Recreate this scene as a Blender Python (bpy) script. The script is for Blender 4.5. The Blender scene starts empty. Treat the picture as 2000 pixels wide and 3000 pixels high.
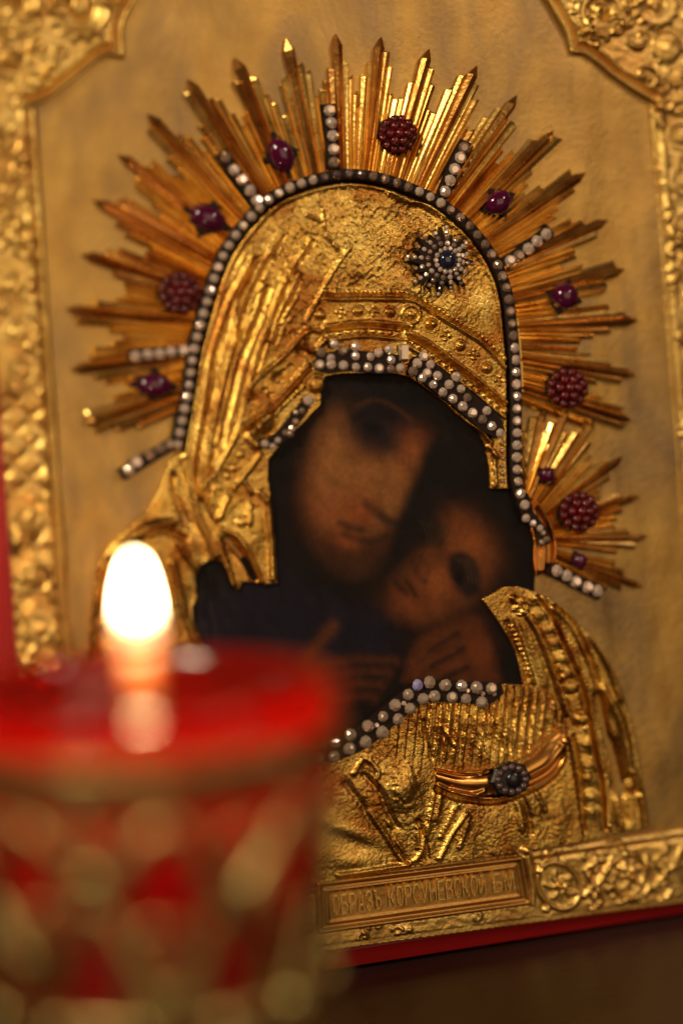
import bpy, bmesh, math, random
import numpy as np
from mathutils import Matrix, Vector

# ------------------------------------------------------------------ camera, world, lamps, exposure
FPX, CX, CY = 5833.33, 1000.0, 1500.0          # focal length and centre in photograph pixels (2000 x 3000)
DIST = 0.54                                    # metres to the board along the axis
LEAN = math.radians(5.0)                       # the icon leans back this much
hb = np.array([17000 - CX, CY - 256, -FPX]); hb /= np.linalg.norm(hb)
vb = np.array([-0.068, 1.0, (-0.068 * hb[0] + hb[1]) / (-hb[2])]); vb /= np.linalg.norm(vb)
nb = np.cross(hb, vb)
P0 = np.array([0, 0, -DIST])
U0, V0 = 0.0133, -0.1192                       # middle and lower edge of the gilt face, in metres from the axis
TH, CH = 0.018, 0.0050                         # board thickness, red chamfer
zup = math.cos(LEAN) * vb + math.sin(LEAN) * nb
yax = np.cross(zup, hb)
R = np.array([hb, yax, zup])                   # camera axes -> world axes
PC = P0 + U0 * hb + (V0 - CH) * vb - TH * nb   # the lower back edge stands on the table

def to_world(p):
    return R @ (np.asarray(p, float) - PC)

def at_depth(x, y, d):
    return to_world(((x - CX) / FPX * d, -(y - CY) / FPX * d, -d))

def M4(r, t):
    m = Matrix.Identity(4)
    for i in range(3):
        for j in range(3):
            m[i][j] = float(r[i][j])
        m[i][3] = float(t[i])
    return m

scene = bpy.context.scene
C = scene.collection
cam_d = bpy.data.cameras.new('camera')
cam = bpy.data.objects.new('camera', cam_d); C.objects.link(cam)
cam_d.sensor_fit = 'HORIZONTAL'; cam_d.sensor_width = 24.0; cam_d.lens = 70.0
cam_d.clip_start = 0.01; cam_d.clip_end = 50.0
cam_d.dof.use_dof = True; cam_d.dof.focus_distance = 0.546; cam_d.dof.aperture_fstop = 2.0
cam.matrix_world = M4(R, to_world((0, 0, 0)))
scene.camera = cam

world = bpy.data.worlds.new('World'); scene.world = world; world.use_nodes = True
bg = world.node_tree.nodes['Background']
bg.inputs['Color'].default_value = (1.0, 0.62, 0.34, 1); bg.inputs['Strength'].default_value = 0.07

def area(name, pos_uvw, size, power, col, target=(0.0, 0.12, 0.0)):
    """lamp placed in the icon's frame (right, up, out of the board), aimed at the icon"""
    ld = bpy.data.lights.new(name, 'AREA'); ld.shape = 'RECTANGLE'
    ld.size, ld.size_y = size; ld.energy = power; ld.color = col
    o = bpy.data.objects.new(name, ld); C.objects.link(o)
    def w(q):
        return Vector(to_world(P0 + (q[0] + U0) * hb + (q[1] + V0) * vb + q[2] * nb))
    a, b = w(pos_uvw), w(target)
    o.location = a; o.rotation_euler = (b - a).to_track_quat('-Z', 'Y').to_euler()
    return o
area('room_lamp', (-0.95, 0.95, 0.80), (0.24, 0.24), 14.5, (1.0, 0.90, 0.60))
area('rim_glint_light', (0.75, 0.85, 0.95), (0.10, 0.10), 2.6, (1.0, 0.82, 0.66))  # small light added to put glints on the glass rim
area('front_fill', (0.30, 0.45, 1.9), (1.5, 1.3), 8.0, (1.0, 0.77, 0.47))  # added broad fill from the front, gives flat gilding its mid tone

scene.view_settings.view_transform = 'Standard'; scene.view_settings.look = 'None'
scene.view_settings.exposure = 0.0; scene.view_settings.gamma = 1.0
scene.cycles.use_denoising = True
scene.cycles.max_bounces = 10; scene.cycles.transparent_max_bounces = 16
scene.cycles.sample_clamp_indirect = 4.0
scene.cycles.caustics_refractive = False; scene.cycles.caustics_reflective = False

rng = np.random.default_rng(7); random.seed(7)

# ------------------------------------------------------------------ helpers
def tag(o, label=None, cat=None, group=None, kind=None):
    if label: o['label'] = label
    if cat: o['category'] = cat
    if group: o['group'] = group
    if kind: o['kind'] = kind
    return o

def link(name, me, mat=None, parent=None):
    o = bpy.data.objects.new(name, me); C.objects.link(o)
    if mat is not None and len(me.materials) == 0: me.materials.append(mat)
    if parent is not None: o.parent = parent
    return o

def mesh_np(name, co, faces, smooth=True):
    me = bpy.data.meshes.new(name)
    co = np.asarray(co, np.float32); n = len(co)
    me.vertices.add(n); me.vertices.foreach_set('co', co.ravel())
    faces = np.asarray(faces, np.int32); m, k = faces.shape
    me.loops.add(m * k); me.loops.foreach_set('vertex_index', faces.ravel())
    me.polygons.add(m)
    me.polygons.foreach_set('loop_start', np.arange(0, m * k, k, dtype=np.int32))
    me.polygons.foreach_set('loop_total', np.full(m, k, np.int32))
    me.polygons.foreach_set('use_smooth', np.full(m, smooth, bool))
    me.update(calc_edges=True); me.validate()
    return me

def LUV(x, y):
    """photograph pixel -> (u, v) metres on the icon's face, from the middle of its lower edge"""
    x = np.asarray(x, float); y = np.asarray(y, float)
    dx, dy = (x - CX) / FPX, -(y - CY) / FPX
    t = (P0 @ nb) / (dx * nb[0] + dy * nb[1] - nb[2])
    px, py, pz = dx * t - P0[0], dy * t - P0[1], -t - P0[2]
    u = px * hb[0] + py * hb[1] + pz * hb[2]
    v = px * vb[0] + py * vb[1] + pz * vb[2]
    return u - U0, v - V0

def L3(x, y, w=0.0):
    u, v = LUV(x, y)
    return Vector((float(u), float(v), w))

def Z(x0, y0, s, pts):
    return [(x0 + p[0] / s, y0 + p[1] / s) for p in pts]
S5 = 3.136

def spline(pts, step=6.0, closed=False):
    p = np.asarray(pts, float)
    if closed: q = np.vstack([p[-1], p, p[0], p[1]])
    else: q = np.vstack([2 * p[0] - p[1], p, 2 * p[-1] - p[-2]])
    out = []
    for i in range(1, len(q) - 2):
        a, b, c, d = q[i - 1], q[i], q[i + 1], q[i + 2]
        n = max(2, int(np.linalg.norm(c - b) / step))
        t = (np.arange(n) / n)[:, None]
        out.append(0.5 * ((2 * b) + (c - a) * t + (2 * a - 5 * b + 4 * c - d) * t ** 2 + (-a + 3 * b - 3 * c + d) * t ** 3))
    r = np.vstack(out)
    return r if closed else np.vstack([r, p[-1]])

def along(pts, spacing, offset=0.0):
    p = np.asarray(pts, float)
    seg = np.linalg.norm(np.diff(p, axis=0), axis=1); s = np.concatenate([[0], np.cumsum(seg)])
    t = np.arange(offset, s[-1], spacing)
    return np.stack([np.interp(t, s, p[:, 0]), np.interp(t, s, p[:, 1])], 1)

def seg_dist(X, Y, pts):
    best = np.full(X.shape, 1e9)
    for (ax, ay), (bx, by) in zip(pts[:-1], pts[1:]):
        dx, dy = bx - ax, by - ay; l2 = dx * dx + dy * dy + 1e-9
        t = np.clip(((X - ax) * dx + (Y - ay) * dy) / l2, 0, 1)
        best = np.minimum(best, (X - ax - t * dx) ** 2 + (Y - ay - t * dy) ** 2)
    return np.sqrt(best)

def inside(X, Y, poly):
    r = np.zeros(X.shape, bool); n = len(poly)
    for i in range(n):
        (ax, ay), (bx, by) = poly[i], poly[(i + 1) % n]
        if ay == by: continue
        c = ((ay > Y) != (by > Y)) & (X < (bx - ax) * (Y - ay) / (by - ay) + ax)
        r ^= c
    return r

def vnoise(X, Y, scale, seed=0, ang=0.0, stretch=1.0):
    g = np.random.default_rng(seed)
    tab = g.random((256, 256))
    ca, sa = math.cos(ang), math.sin(ang)
    a = (X * ca + Y * sa) / (scale * stretch) + 1000; b = (-X * sa + Y * ca) / scale + 1000
    i, j = np.floor(a).astype(int), np.floor(b).astype(int)
    fa, fb = a - i, b - j
    fa = fa * fa * (3 - 2 * fa); fb = fb * fb * (3 - 2 * fb)
    T = lambda p, q: tab[p % 256, q % 256]
    return (T(i, j) * (1 - fa) + T(i + 1, j) * fa) * (1 - fb) + (T(i, j + 1) * (1 - fa) + T(i + 1, j + 1) * fa) * fb - 0.5

MM = 0.001
class Relief:
    """a sheet of chased metal: heights (mm) over a polygon traced on the icon's face"""
    def __init__(s, poly, step=3.0, base=1.0):
        s.poly = [tuple(map(float, p)) for p in poly]
        a = np.array(s.poly)
        s.x0, s.y0 = a.min(0) - step; x1, y1 = a.max(0) + step
        s.step = step
        s.xs = np.arange(s.x0, x1 + step, step); s.ys = np.arange(s.y0, y1 + step, step)
        s.X, s.Y = np.meshgrid(s.xs, s.ys); s.H = np.full(s.X.shape, float(base))
    def win(s, xa, ya, xb, yb):
        i0 = max(0, int((xa - s.x0) / s.step)); i1 = min(len(s.xs), int((xb - s.x0) / s.step) + 2)
        j0 = max(0, int((ya - s.y0) / s.step)); j1 = min(len(s.ys), int((yb - s.y0) / s.step) + 2)
        return (slice(j0, j1), slice(i0, i1)) if i1 > i0 and j1 > j0 else None
    def ridge(s, pts, w, h, smooth=True, mode='add', taper=False):
        p = spline(pts, 10) if smooth and len(pts) > 2 else np.asarray(pts, float)
        a, b = p.min(0) - 3 * w, p.max(0) + 3 * w
        k = s.win(a[0], a[1], b[0], b[1])
        if k is None: return
        d = seg_dist(s.X[k], s.Y[k], p)
        s.H[k] += 1.4 * h * np.exp(-(d / w) ** 2)
    def step_up(s, pts, w, h, side=1):
        """a lapped edge: sharp on one side, fading on the other"""
        p = spline(pts, 10)
        a, b = p.min(0) - 5 * w, p.max(0) + 5 * w
        k = s.win(a[0], a[1], b[0], b[1])
        if k is None: return
        d = seg_dist(s.X[k], s.Y[k], p)
        q = p[::2]; best = np.full(d.shape, 1e9); sg = np.zeros(d.shape)
        for (ax, ay), (bx, by) in zip(q[:-1], q[1:]):
            m = (s.X[k] - (ax + bx) / 2) ** 2 + (s.Y[k] - (ay + by) / 2) ** 2
            c = (bx - ax) * (s.Y[k] - ay) - (by - ay) * (s.X[k] - ax)
            t = m < best; best[t] = m[t]; sg[t] = np.sign(c[t])
        f = np.where(sg * side > 0, np.exp(-(d / (2.2 * w)) ** 2), np.exp(-(d / (0.35 * w)) ** 2))
        s.H[k] += h * f
    def dome(s, x, y, r, h, flat=0.0):
        k = s.win(x - 2 * r, y - 2 * r, x + 2 * r, y + 2 * r)
        if k is None: return
        d = np.hypot(s.X[k] - x, s.Y[k] - y) / r
        s.H[k] += h * np.sqrt(np.clip(1 - d * d, 0, 1)) - 0.35 * abs(h) * np.exp(-((d - 1.15) / 0.18) ** 2)
    def ring(s, x, y, r, w, h):
        k = s.win(x - r - 3 * w, y - r - 3 * w, x + r + 3 * w, y + r + 3 * w)
        if k is None: return
        d = np.abs(np.hypot(s.X[k] - x, s.Y[k] - y) - r)
        s.H[k] += h * np.exp(-(d / w) ** 2)
    def beads(s, pts, spacing, r, h):
        for x, y in along(spline(pts, 6), spacing): s.dome(x, y, r, h)
    def noise(s, scale, amp, seed=1, ang=0.0, stretch=1.0, mask=None, ridged=False):
        n = vnoise(s.X, s.Y, scale, seed, ang, stretch)
        if ridged: n = 0.5 - 2 * np.abs(n)
        s.H += amp * n * (1.0 if mask is None else mask)
    def blob(s, x, y, rx, ry, ang=0.0):
        c, q = math.cos(ang), math.sin(ang); dx, dy = s.X - x, s.Y - y
        return np.exp(-((dx * c + dy * q) / rx) ** 2 - ((-dx * q + dy * c) / ry) ** 2)
    def build(s, name, mat, parent, skirt=0.0, colors=None):
        nj, ni = s.X.shape
        cx = s.X[:-1, :-1] + s.step / 2; cy = s.Y[:-1, :-1] + s.step / 2
        ok = inside(cx, cy, s.poly)
        jj, ii = np.nonzero(ok)
        a = jj * ni + ii
        quads = np.stack([a, a + ni, a + ni + 1, a + 1], 1)
        used, inv = np.unique(quads, return_inverse=True); quads = inv.reshape(-1, 4)
        x = s.X.ravel()[used].copy(); y = s.Y.ravel()[used].copy(); h = s.H.ravel()[used]
        e = np.vstack([quads[:, [0, 1]], quads[:, [1, 2]], quads[:, [2, 3]], quads[:, [3, 0]]])
        key = np.sort(e, 1); kk = key[:, 0].astype(np.int64) * len(used) + key[:, 1]
        _, first, cnt = np.unique(kk, return_index=True, return_counts=True)
        be = e[first[cnt == 1]]
        bv = np.unique(be)
        # snap the rim onto the traced outline
        bx, by = x[bv], y[bv]; best = np.full(len(bv), 1e18); nx, ny = bx.copy(), by.copy()
        P = s.poly
        for i in range(len(P)):
            (ax, ay), (qx, qy) = P[i], P[(i + 1) % len(P)]
            dx, dy = qx - ax, qy - ay; l2 = dx * dx + dy * dy + 1e-9
            t = np.clip(((bx - ax) * dx + (by - ay) * dy) / l2, 0, 1)
            ex, ey = ax + t * dx, ay + t * dy; d = (ex - bx) ** 2 + (ey - by) ** 2
            m = d < best; best[m] = d[m]; nx[m] = ex[m]; ny[m] = ey[m]
        m = best < (1.6 * s.step) ** 2
        x[bv[m]] = nx[m]; y[bv[m]] = ny[m]
        u, v = LUV(x, y)
        co = np.stack([u, v, h * MM], 1)
        low = co[bv].copy(); low[:, 2] = skirt * MM
        idx = np.full(len(used), -1); idx[bv] = np.arange(len(bv)) + len(used)
        sk = np.stack([be[:, 1], be[:, 0], idx[be[:, 0]], idx[be[:, 1]]], 1)
        me = mesh_np(name, np.vstack([co, low]), np.vstack([quads, sk]))
        if colors is not None:
            c = colors.reshape(-1, 3)[used]; c = np.vstack([c, c[bv]])
            at = me.color_attributes.new('paint', 'FLOAT_COLOR', 'POINT')
            at.data.foreach_set('color', np.hstack([c, np.ones((len(c), 1))]).astype(np.float32).ravel())
        return link(name, me, mat, parent)

# ------------------------------------------------------------------ materials
def new_mat(name):
    m = bpy.data.materials.new(name); m.use_nodes = True
    return m, m.node_tree.nodes, m.node_tree.links, m.node_tree.nodes['Principled BSDF']

def gilt(name, c1, c2, rough=(0.28, 0.45), scale=120, bump=0.15, metallic=1.0, c3=None, scale3=25, grain=900, gdist=0.0004, stretch=(1, 1, 1), p3=(0.45, 0.66)):
    m, N, K, b = new_mat(name)
    tc = N.new('ShaderNodeTexCoord')
    n1 = N.new('ShaderNodeTexNoise'); n1.inputs['Scale'].default_value = scale; n1.inputs['Detail'].default_value = 6
    K.new(tc.outputs['Object'], n1.inputs['Vector'])
    r1 = N.new('ShaderNodeValToRGB'); r1.color_ramp.elements[0].position = 0.32; r1.color_ramp.elements[1].position = 0.68
    r1.color_ramp.elements[0].color = (*c1, 1); r1.color_ramp.elements[1].color = (*c2, 1)
    K.new(n1.outputs['Fac'], r1.inputs['Fac'])
    out = r1.outputs['Color']
    if c3:
        n3 = N.new('ShaderNodeTexNoise'); n3.inputs['Scale'].default_value = scale3; n3.inputs['Detail'].default_value = 5
        n3.inputs['Roughness'].default_value = 0.6; n3.inputs['Distortion'].default_value = 0.6
        mp = N.new('ShaderNodeMapping'); mp.inputs['Scale'].default_value = stretch; K.new(tc.outputs['Object'], mp.inputs['Vector']); K.new(mp.outputs['Vector'], n3.inputs['Vector'])
        r3 = N.new('ShaderNodeValToRGB'); r3.color_ramp.elements[0].position = p3[0]; r3.color_ramp.elements[1].position = p3[1]
        K.new(n3.outputs['Fac'], r3.inputs['Fac'])
        mx = N.new('ShaderNodeMix'); mx.data_type = 'RGBA'
        K.new(r3.outputs['Color'], mx.inputs['Factor']); K.new(out, mx.inputs[6]); mx.inputs[7].default_value = (*c3, 1)
        out = mx.outputs[2]
    K.new(out, b.inputs['Base Color'])
    mr = N.new('ShaderNodeMapRange'); mr.inputs['To Min'].default_value = rough[0]; mr.inputs['To Max'].default_value = rough[1]
    K.new(n1.outputs['Fac'], mr.inputs['Value']); K.new(mr.outputs['Result'], b.inputs['Roughness'])
    b.inputs['Metallic'].default_value = metallic
    n2 = N.new('ShaderNodeTexNoise'); n2.inputs['Scale'].default_value = grain; n2.inputs['Detail'].default_value = 3
    K.new(tc.outputs['Object'], n2.inputs['Vector'])
    bp = N.new('ShaderNodeBump'); bp.inputs['Strength'].default_value = bump; bp.inputs['Distance'].default_value = gdist
    K.new(n2.outputs['Fac'], bp.inputs['Height']); K.new(bp.outputs['Normal'], b.inputs['Normal'])
    return m

def plain(name, col, rough=0.5, metallic=0.0, spec=0.5, trans=0.0, coat=0.0, var=0.25, scale=60):
    m, N, K, b = new_mat(name)
    tc = N.new('ShaderNodeTexCoord'); n = N.new('ShaderNodeTexNoise')
    n.inputs['Scale'].default_value = scale; n.inputs['Detail'].default_value = 5
    K.new(tc.outputs['Object'], n.inputs['Vector'])
    r = N.new('ShaderNodeValToRGB')
    r.color_ramp.elements[0].color = (*[c * (1 - var) for c in col], 1); r.color_ramp.elements[1].color = (*[min(1, c * (1 + var)) for c in col], 1)
    K.new(n.outputs['Fac'], r.inputs['Fac']); K.new(r.outputs['Color'], b.inputs['Base Color'])
    b.inputs['Roughness'].default_value = rough; b.inputs['Metallic'].default_value = metallic
    b.inputs['Specular IOR Level'].default_value = spec; b.inputs['Transmission Weight'].default_value = trans
    b.inputs['Coat Weight'].default_value = coat
    return m

G_PLATE = gilt('gilt_plate', (0.46, 0.25, 0.065), (0.60, 0.35, 0.095), (0.40, 0.52), 90, 0.25, 0.9, (0.26, 0.165, 0.085), 22, 700, 0.0005, (1.6, 0.8, 1), (0.40, 0.68))
G_CLOTH = gilt('gilt_cloth', (0.60, 0.32, 0.06), (0.80, 0.52, 0.13), (0.20, 0.32), 150, 0.5, 1.0, (0.36, 0.135, 0.024), 75, 1300, 0.0006, (1, 1, 1), (0.42, 0.62))
G_RAY = gilt('gilt_rays', (0.66, 0.36, 0.09), (0.84, 0.54, 0.17), (0.22, 0.36), 200, 0.25)
G_COPPER = gilt('coppery_rays', (0.38, 0.145, 0.032), (0.56, 0.27, 0.07), (0.22, 0.36), 160, 0.25)
G_EDGE = gilt('gilt_border', (0.66, 0.39, 0.10), (0.78, 0.51, 0.16), (0.30, 0.46), 100, 0.3, 1.0, (0.52, 0.27, 0.07), 60, 1000, 0.0005)
G_BROWN = gilt('gilt_plaque', (0.40, 0.19, 0.045), (0.50, 0.26, 0.07), (0.36, 0.5), 90, 0.15)
G_SASH = gilt('gilt_sash', (0.46, 0.18, 0.04), (0.62, 0.29, 0.07), (0.20, 0.30), 90, 0.06)
DARK = plain('oxidised_silver', (0.017, 0.0075, 0.0055), 0.55, 0.0, 0.15)
RED = plain('red_lacquer', (0.36, 0.008, 0.008), 0.42, var=0.12)
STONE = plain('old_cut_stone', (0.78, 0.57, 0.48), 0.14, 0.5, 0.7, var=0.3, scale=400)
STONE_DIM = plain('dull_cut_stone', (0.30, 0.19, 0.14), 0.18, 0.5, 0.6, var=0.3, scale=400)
STONE_BLUE = plain('lilac_stone', (0.48, 0.42, 0.85), 0.12, 0.4, 0.8)
RUBY = plain('ruby', (0.13, 0.002, 0.003), 0.12, 0.0, 0.45, 0.25, 0.0, 0.6, 300)
PLUM = plain('plum_garnet', (0.11, 0.002, 0.040), 0.07, 0.0, 0.6, 0.4, 0.0)
SAPPH = plain('dark_sapphire', (0.008, 0.010, 0.03), 0.12, 0.0, 0.7)
BLACKST = plain('black_stone', (0.010, 0.007, 0.008), 0.25, 0.0, 0.5)

def paint_mat():
    m, N, K, b = new_mat('icon_paint')
    a = N.new('ShaderNodeAttribute'); a.attribute_name = 'paint'
    tc = N.new('ShaderNodeTexCoord'); n = N.new('ShaderNodeTexNoise'); n.inputs['Scale'].default_value = 420; n.inputs['Detail'].default_value = 6
    K.new(tc.outputs['Object'], n.inputs['Vector'])
    mr = N.new('ShaderNodeMapRange'); mr.inputs['To Min'].default_value = 0.72; mr.inputs['To Max'].default_value = 1.28
    K.new(n.outputs['Fac'], mr.inputs['Value'])
    mx = N.new('ShaderNodeMix'); mx.data_type = 'RGBA'; mx.blend_type = 'MULTIPLY'; mx.inputs['Factor'].default_value = 1
    K.new(a.outputs['Color'], mx.inputs[6]); K.new(mr.outputs['Result'], mx.inputs[7]); K.new(mx.outputs[2], b.inputs['Base Color'])
    b.inputs['Roughness'].default_value = 0.55; b.inputs['Specular IOR Level'].default_value = 0.10
    return m
PAINT = paint_mat()

# ------------------------------------------------------------------ table
def table():
    m, N, K, b = new_mat('dark_wood')
    tc = N.new('ShaderNodeTexCoord'); mp = N.new('ShaderNodeMapping'); mp.inputs['Scale'].default_value = (6, 60, 60)
    K.new(tc.outputs['Object'], mp.inputs['Vector'])
    n = N.new('ShaderNodeTexNoise'); n.inputs['Scale'].default_value = 3; n.inputs['Detail'].default_value = 8; n.inputs['Distortion'].default_value = 1.0
    K.new(mp.outputs['Vector'], n.inputs['Vector'])
    r = N.new('ShaderNodeValToRGB'); r.color_ramp.elements[0].color = (0.018, 0.0065, 0.006, 1); r.color_ramp.elements[1].color = (0.050, 0.019, 0.015, 1)
    K.new(n.outputs['Fac'], r.inputs['Fac']); K.new(r.outputs['Color'], b.inputs['Base Color'])
    b.inputs['Roughness'].default_value = 0.42; b.inputs['Specular IOR Level'].default_value = 0.3
    bp = N.new('ShaderNodeBump'); bp.inputs['Strength'].default_value = 0.15; bp.inputs['Distance'].default_value = 0.001
    K.new(n.outputs['Fac'], bp.inputs['Height']); K.new(bp.outputs['Normal'], b.inputs['Normal'])
    co, fa = [], []
    bm = bmesh.new(); bmesh.ops.create_cube(bm, size=1.0)
    bmesh.ops.scale(bm, vec=(1.3, 0.9, 0.03), verts=bm.verts)
    bmesh.ops.bevel(bm, geom=bm.edges[:], offset=0.004, segments=2, affect='EDGES')
    me = bpy.data.meshes.new('tabletop'); bm.to_mesh(me); bm.free()
    o = link('tabletop', me, m); o.location = (0, -0.15, -0.015)
    tag(o, 'dark brown polished wooden tabletop under the icon', 'table', kind='structure')
table()

# ------------------------------------------------------------------ the icon
icon = bpy.data.objects.new('icon', None); C.objects.link(icon)
icon.matrix_world = M4(np.array([R @ hb, R @ vb, R @ nb]).T, to_world(P0 + U0 * hb + V0 * vb))
tag(icon, 'gilt icon of mother and child with jewelled ray halo, leaning behind the candle', 'icon')
UL, UR, VT = -0.1045, float(LUV(2110, 300)[0]), float(LUV(60, -66)[1])   # gilt face, in metres

def board():
    rings = [((UL, 0), (UR, VT), -0.0003), ((UL - CH, -CH), (UR + CH, VT + CH), -0.0026), ((UL - CH, -CH), (UR + CH, VT + CH), -TH)]
    v = []
    for (a, b), (c, d), w in rings: v += [(a, b, w), (c, b, w), (c, d, w), (a, d, w)]
    f = [(0, 1, 2, 3), (11, 10, 9, 8)]
    for k in (0, 4):
        for i in range(4):
            j = (i + 1) % 4; f.append((k + i, k + 4 + i, k + 4 + j, k + j))
    me = bpy.data.meshes.new('board'); me.from_pydata(v, [], f); me.update()
    link('board', me, RED, icon)
    # hinged strut at the back that holds it up
    bm = bmesh.new(); bmesh.ops.create_cube(bm, size=1.0)
    bmesh.ops.scale(bm, vec=(0.05, 0.2, 0.004), verts=bm.verts)
    me = bpy.data.meshes.new('easel_strut'); bm.to_mesh(me); bm.free()
    o = link('easel_strut', me, RED, icon)
    a = math.radians(24); ln = 0.2
    top = Vector((0, 0.183, -TH - 0.003)); o.rotation_euler = (a, 0, 0)
    o.location = top + Vector((0, -math.cos(a) * ln / 2, -math.sin(a) * ln / 2))
board()

def px_line(u0, v0, u1, v1): return [(u0, v0), (u1, v1)]

# back plate, hammered
pl = [(60, -70), (1950, -70), (2085, 2440), (900, 2600), (225, 2680)]
r = Relief(pl, 5.0, 0.25)
r.noise(170, 0.9, 3, 1.2, 1.6); r.noise(64, 0.42, 4, 1.40, 2.6); r.noise(26, 0.10, 5, 1.45, 3.2); r.noise(14, 0.03, 6)
r.build('background_plate', G_PLATE, icon)

# ---- borders
def lattice(r, x0, y0, pitch, h, ang=0.785):
    a = (r.X * math.cos(ang) + r.Y * math.sin(ang)) / pitch; b = (-r.X * math.sin(ang) + r.Y * math.cos(ang)) / pitch
    g = np.exp(-((a - np.round(a)) / 0.13) ** 2) + np.exp(-((b - np.round(b)) / 0.13) ** 2)
    r.H -= h * np.clip(g, 0, 1)
    r.H += 0.5 * h * np.exp(-((a - np.floor(a) - 0.5) ** 2 + (b - np.floor(b) - 0.5) ** 2) / 0.05)

lx = lambda y: 80 + (y - 319) * 0.0662            # inner line on the left
rx = lambda y: 1913 + (y - 300) * 0.0715
ex = lambda y: 20 + (y - 1485) * 0.0665           # outer gilt edge on the left
left = [(ex(-60), -60), (lx(-60), -60), (lx(2740), 2740), (ex(2905), 2905)]
r = Relief(left, 4.0, 1.1)
def foliage(r, s, a, seed):
    """chased leaf scrolls: spirals strewn over the strip with veined ground between"""
    g = np.random.default_rng(seed); x1, y1 = r.xs[-1], r.ys[-1]
    r.noise(s * 0.8, a * 0.30, seed, 0.3, 1.6, ridged=True); r.noise(s * 0.35, a * 0.14, seed + 1)
    n = int((x1 - r.x0) * (y1 - r.y0) / (s * s * 3.2))
    for k in range(min(n, 260)):
        x, y, t, d, q = g.uniform(r.x0, x1), g.uniform(r.y0, y1), g.uniform(0, 6.28), g.choice((-1, 1)), s * g.uniform(.6, 1.05)
        pts = [(x + q * (1 - .8 * i / 9) * math.cos(t + d * i * .5), y + q * (1 - .8 * i / 9) * math.sin(t + d * i * .5)) for i in range(10)]
        r.ridge(pts, 5.5, a * g.uniform(.45, .8)); r.dome(x, y, s * .16, a * .6)
m1 = np.clip((r.Y - 1130) / 60, 0, 1) * np.clip((1480 - r.Y) / 60, 0, 1)
keep = r.H.copy(); lattice(r, 0, 0, 62, 0.55); r.H = keep + (r.H - keep) * (0.25 + 0.75 * m1)
keep = r.H.copy(); foliage(r, 46, 0.9, 21); r.H = keep + (r.H - keep) * (1 - 0.75 * m1)
for y in (420, 560, 700, 840, 980, 1090, 1560, 1700, 1840): r.dome(lx(y) - 70, y, 26, 0.5); r.ring(lx(y) - 70, y, 40, 6, 0.35)
r.H -= 1.0 * np.exp(-((r.X - (lx(r.Y) - 3)) / 7) ** 2)
r.H += 0.5 * np.exp(-((r.X - (lx(r.Y) - 18)) / 7) ** 2)
r.build('left_border', G_EDGE, icon)
# bead moulding inside the left border
mold = lambda f, a, b, y0, y1: [(f(y0) + a, y0), (f(y0) + b, y0), (f(y1) + b, y1), (f(y1) + a, y1)]
r = Relief(mold(lx, 2, 28, 318, 2660), 3.0, 0.3); r.H += 0.8 * np.exp(-((r.X - (lx(r.Y) + 14)) / 8) ** 2)
r.build('border_moulding', G_EDGE, icon)
r = Relief([(rx(-60), -60), (2108, -60), (2245, 2425), (rx(2432), 2432)], 4.0, 1.0)
foliage(r, 44, 0.9, 31)
r.H += 0.5 * np.exp(-((r.X - (rx(r.Y) + 16)) / 8) ** 2); r.H -= 0.9 * np.exp(-((r.X - (rx(r.Y) + 3)) / 6) ** 2)
for y in range(400, 2400, 130): r.dome(rx(y) + 70, y, 24, 0.5); r.ring(rx(y) + 70, y, 38, 6, 0.4)
r.build('right_border', G_EDGE, icon)
r = Relief(mold(rx, -12, -1, 305, 2420), 3.0, 0.3); r.H += 0.6 * np.exp(-((r.X - (rx(r.Y) - 6)) / 5) ** 2)
r.build('border_moulding', G_EDGE, icon)

# ---- corner pieces with rosettes
def rosette(r, x, y, s):
    r.ring(x, y, s * 0.95, 7, 0.9); r.ring(x, y, s * 0.72, 8, 0.7); r.ring(x, y, s * 0.50, 6, 0.5)
    k = r.blob(x, y, s * 0.5, s * 0.5); r.H -= 0.9 * k
    r.dome(x, y - s * 0.1, s * 0.36, 1.3)
    for i in range(14):
        a = i / 14 * 6.283; r.dome(x + math.cos(a) * s * 1.12, y + math.sin(a) * s * 1.12, 11, 0.6)
cl = Z(0, 0, S5, [(1330, -220), (1245, 0), (1170, 130), (1120, 270), (1130, 545), (1000, 520), (900, 555), (770, 660), (600, 800), (430, 920), (250, 985)])
r = Relief(cl + [(80, 314), (ex(314), 314), (ex(-70), -70)], 3.0, 1.5)
foliage(r, 40, 1.0, 41)
rosette(r, 233, 30, 82); rosette(r, 30, 10, 80); r.dome(25, 150, 45, 0.9); r.dome(150, 175, 22, 0.6); r.dome(105, 245, 24, 0.6)
d = seg_dist(r.X, r.Y, spline(cl[:5], 8)); d2 = seg_dist(r.X, r.Y, spline(cl[4:], 8)); d = np.minimum(d, d2)
r.H = np.where(d < 38, 1.2 + 0 * r.H, r.H)
r.H += 0.9 * np.exp(-((d - 8) / 6) ** 2) - 1.0 * np.exp(-((d - 24) / 7) ** 2) + 0.5 * np.exp(-((d - 36) / 6) ** 2)
r.build('corner_ornament', G_EDGE, icon)
cr = Z(1500, 0, S5, [(150, -220), (290, 0), (400, 180), (480, 340), (520, 500), (640, 510), (760, 590), (900, 710), (1080, 830), (1280, 950)])
r = Relief(cr + [(1911, 303), (2126, 303), (2107, -70)], 3.0, 1.5)
foliage(r, 40, 1.0, 51)
rosette(r, 1752, 38, 72); rosette(r, 1912, 18, 58); r.dome(1945, 140, 46, 0.9); r.dome(1860, 130, 24, 0.6); r.dome(1890, 220, 24, 0.6); r.dome(1980, 230, 30, 0.6)
d = np.minimum(seg_dist(r.X, r.Y, spline(cr[:5], 8)), seg_dist(r.X, r.Y, spline(cr[4:], 8)))
r.H = np.where(d < 36, 1.2 + 0 * r.H, r.H)
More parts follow.
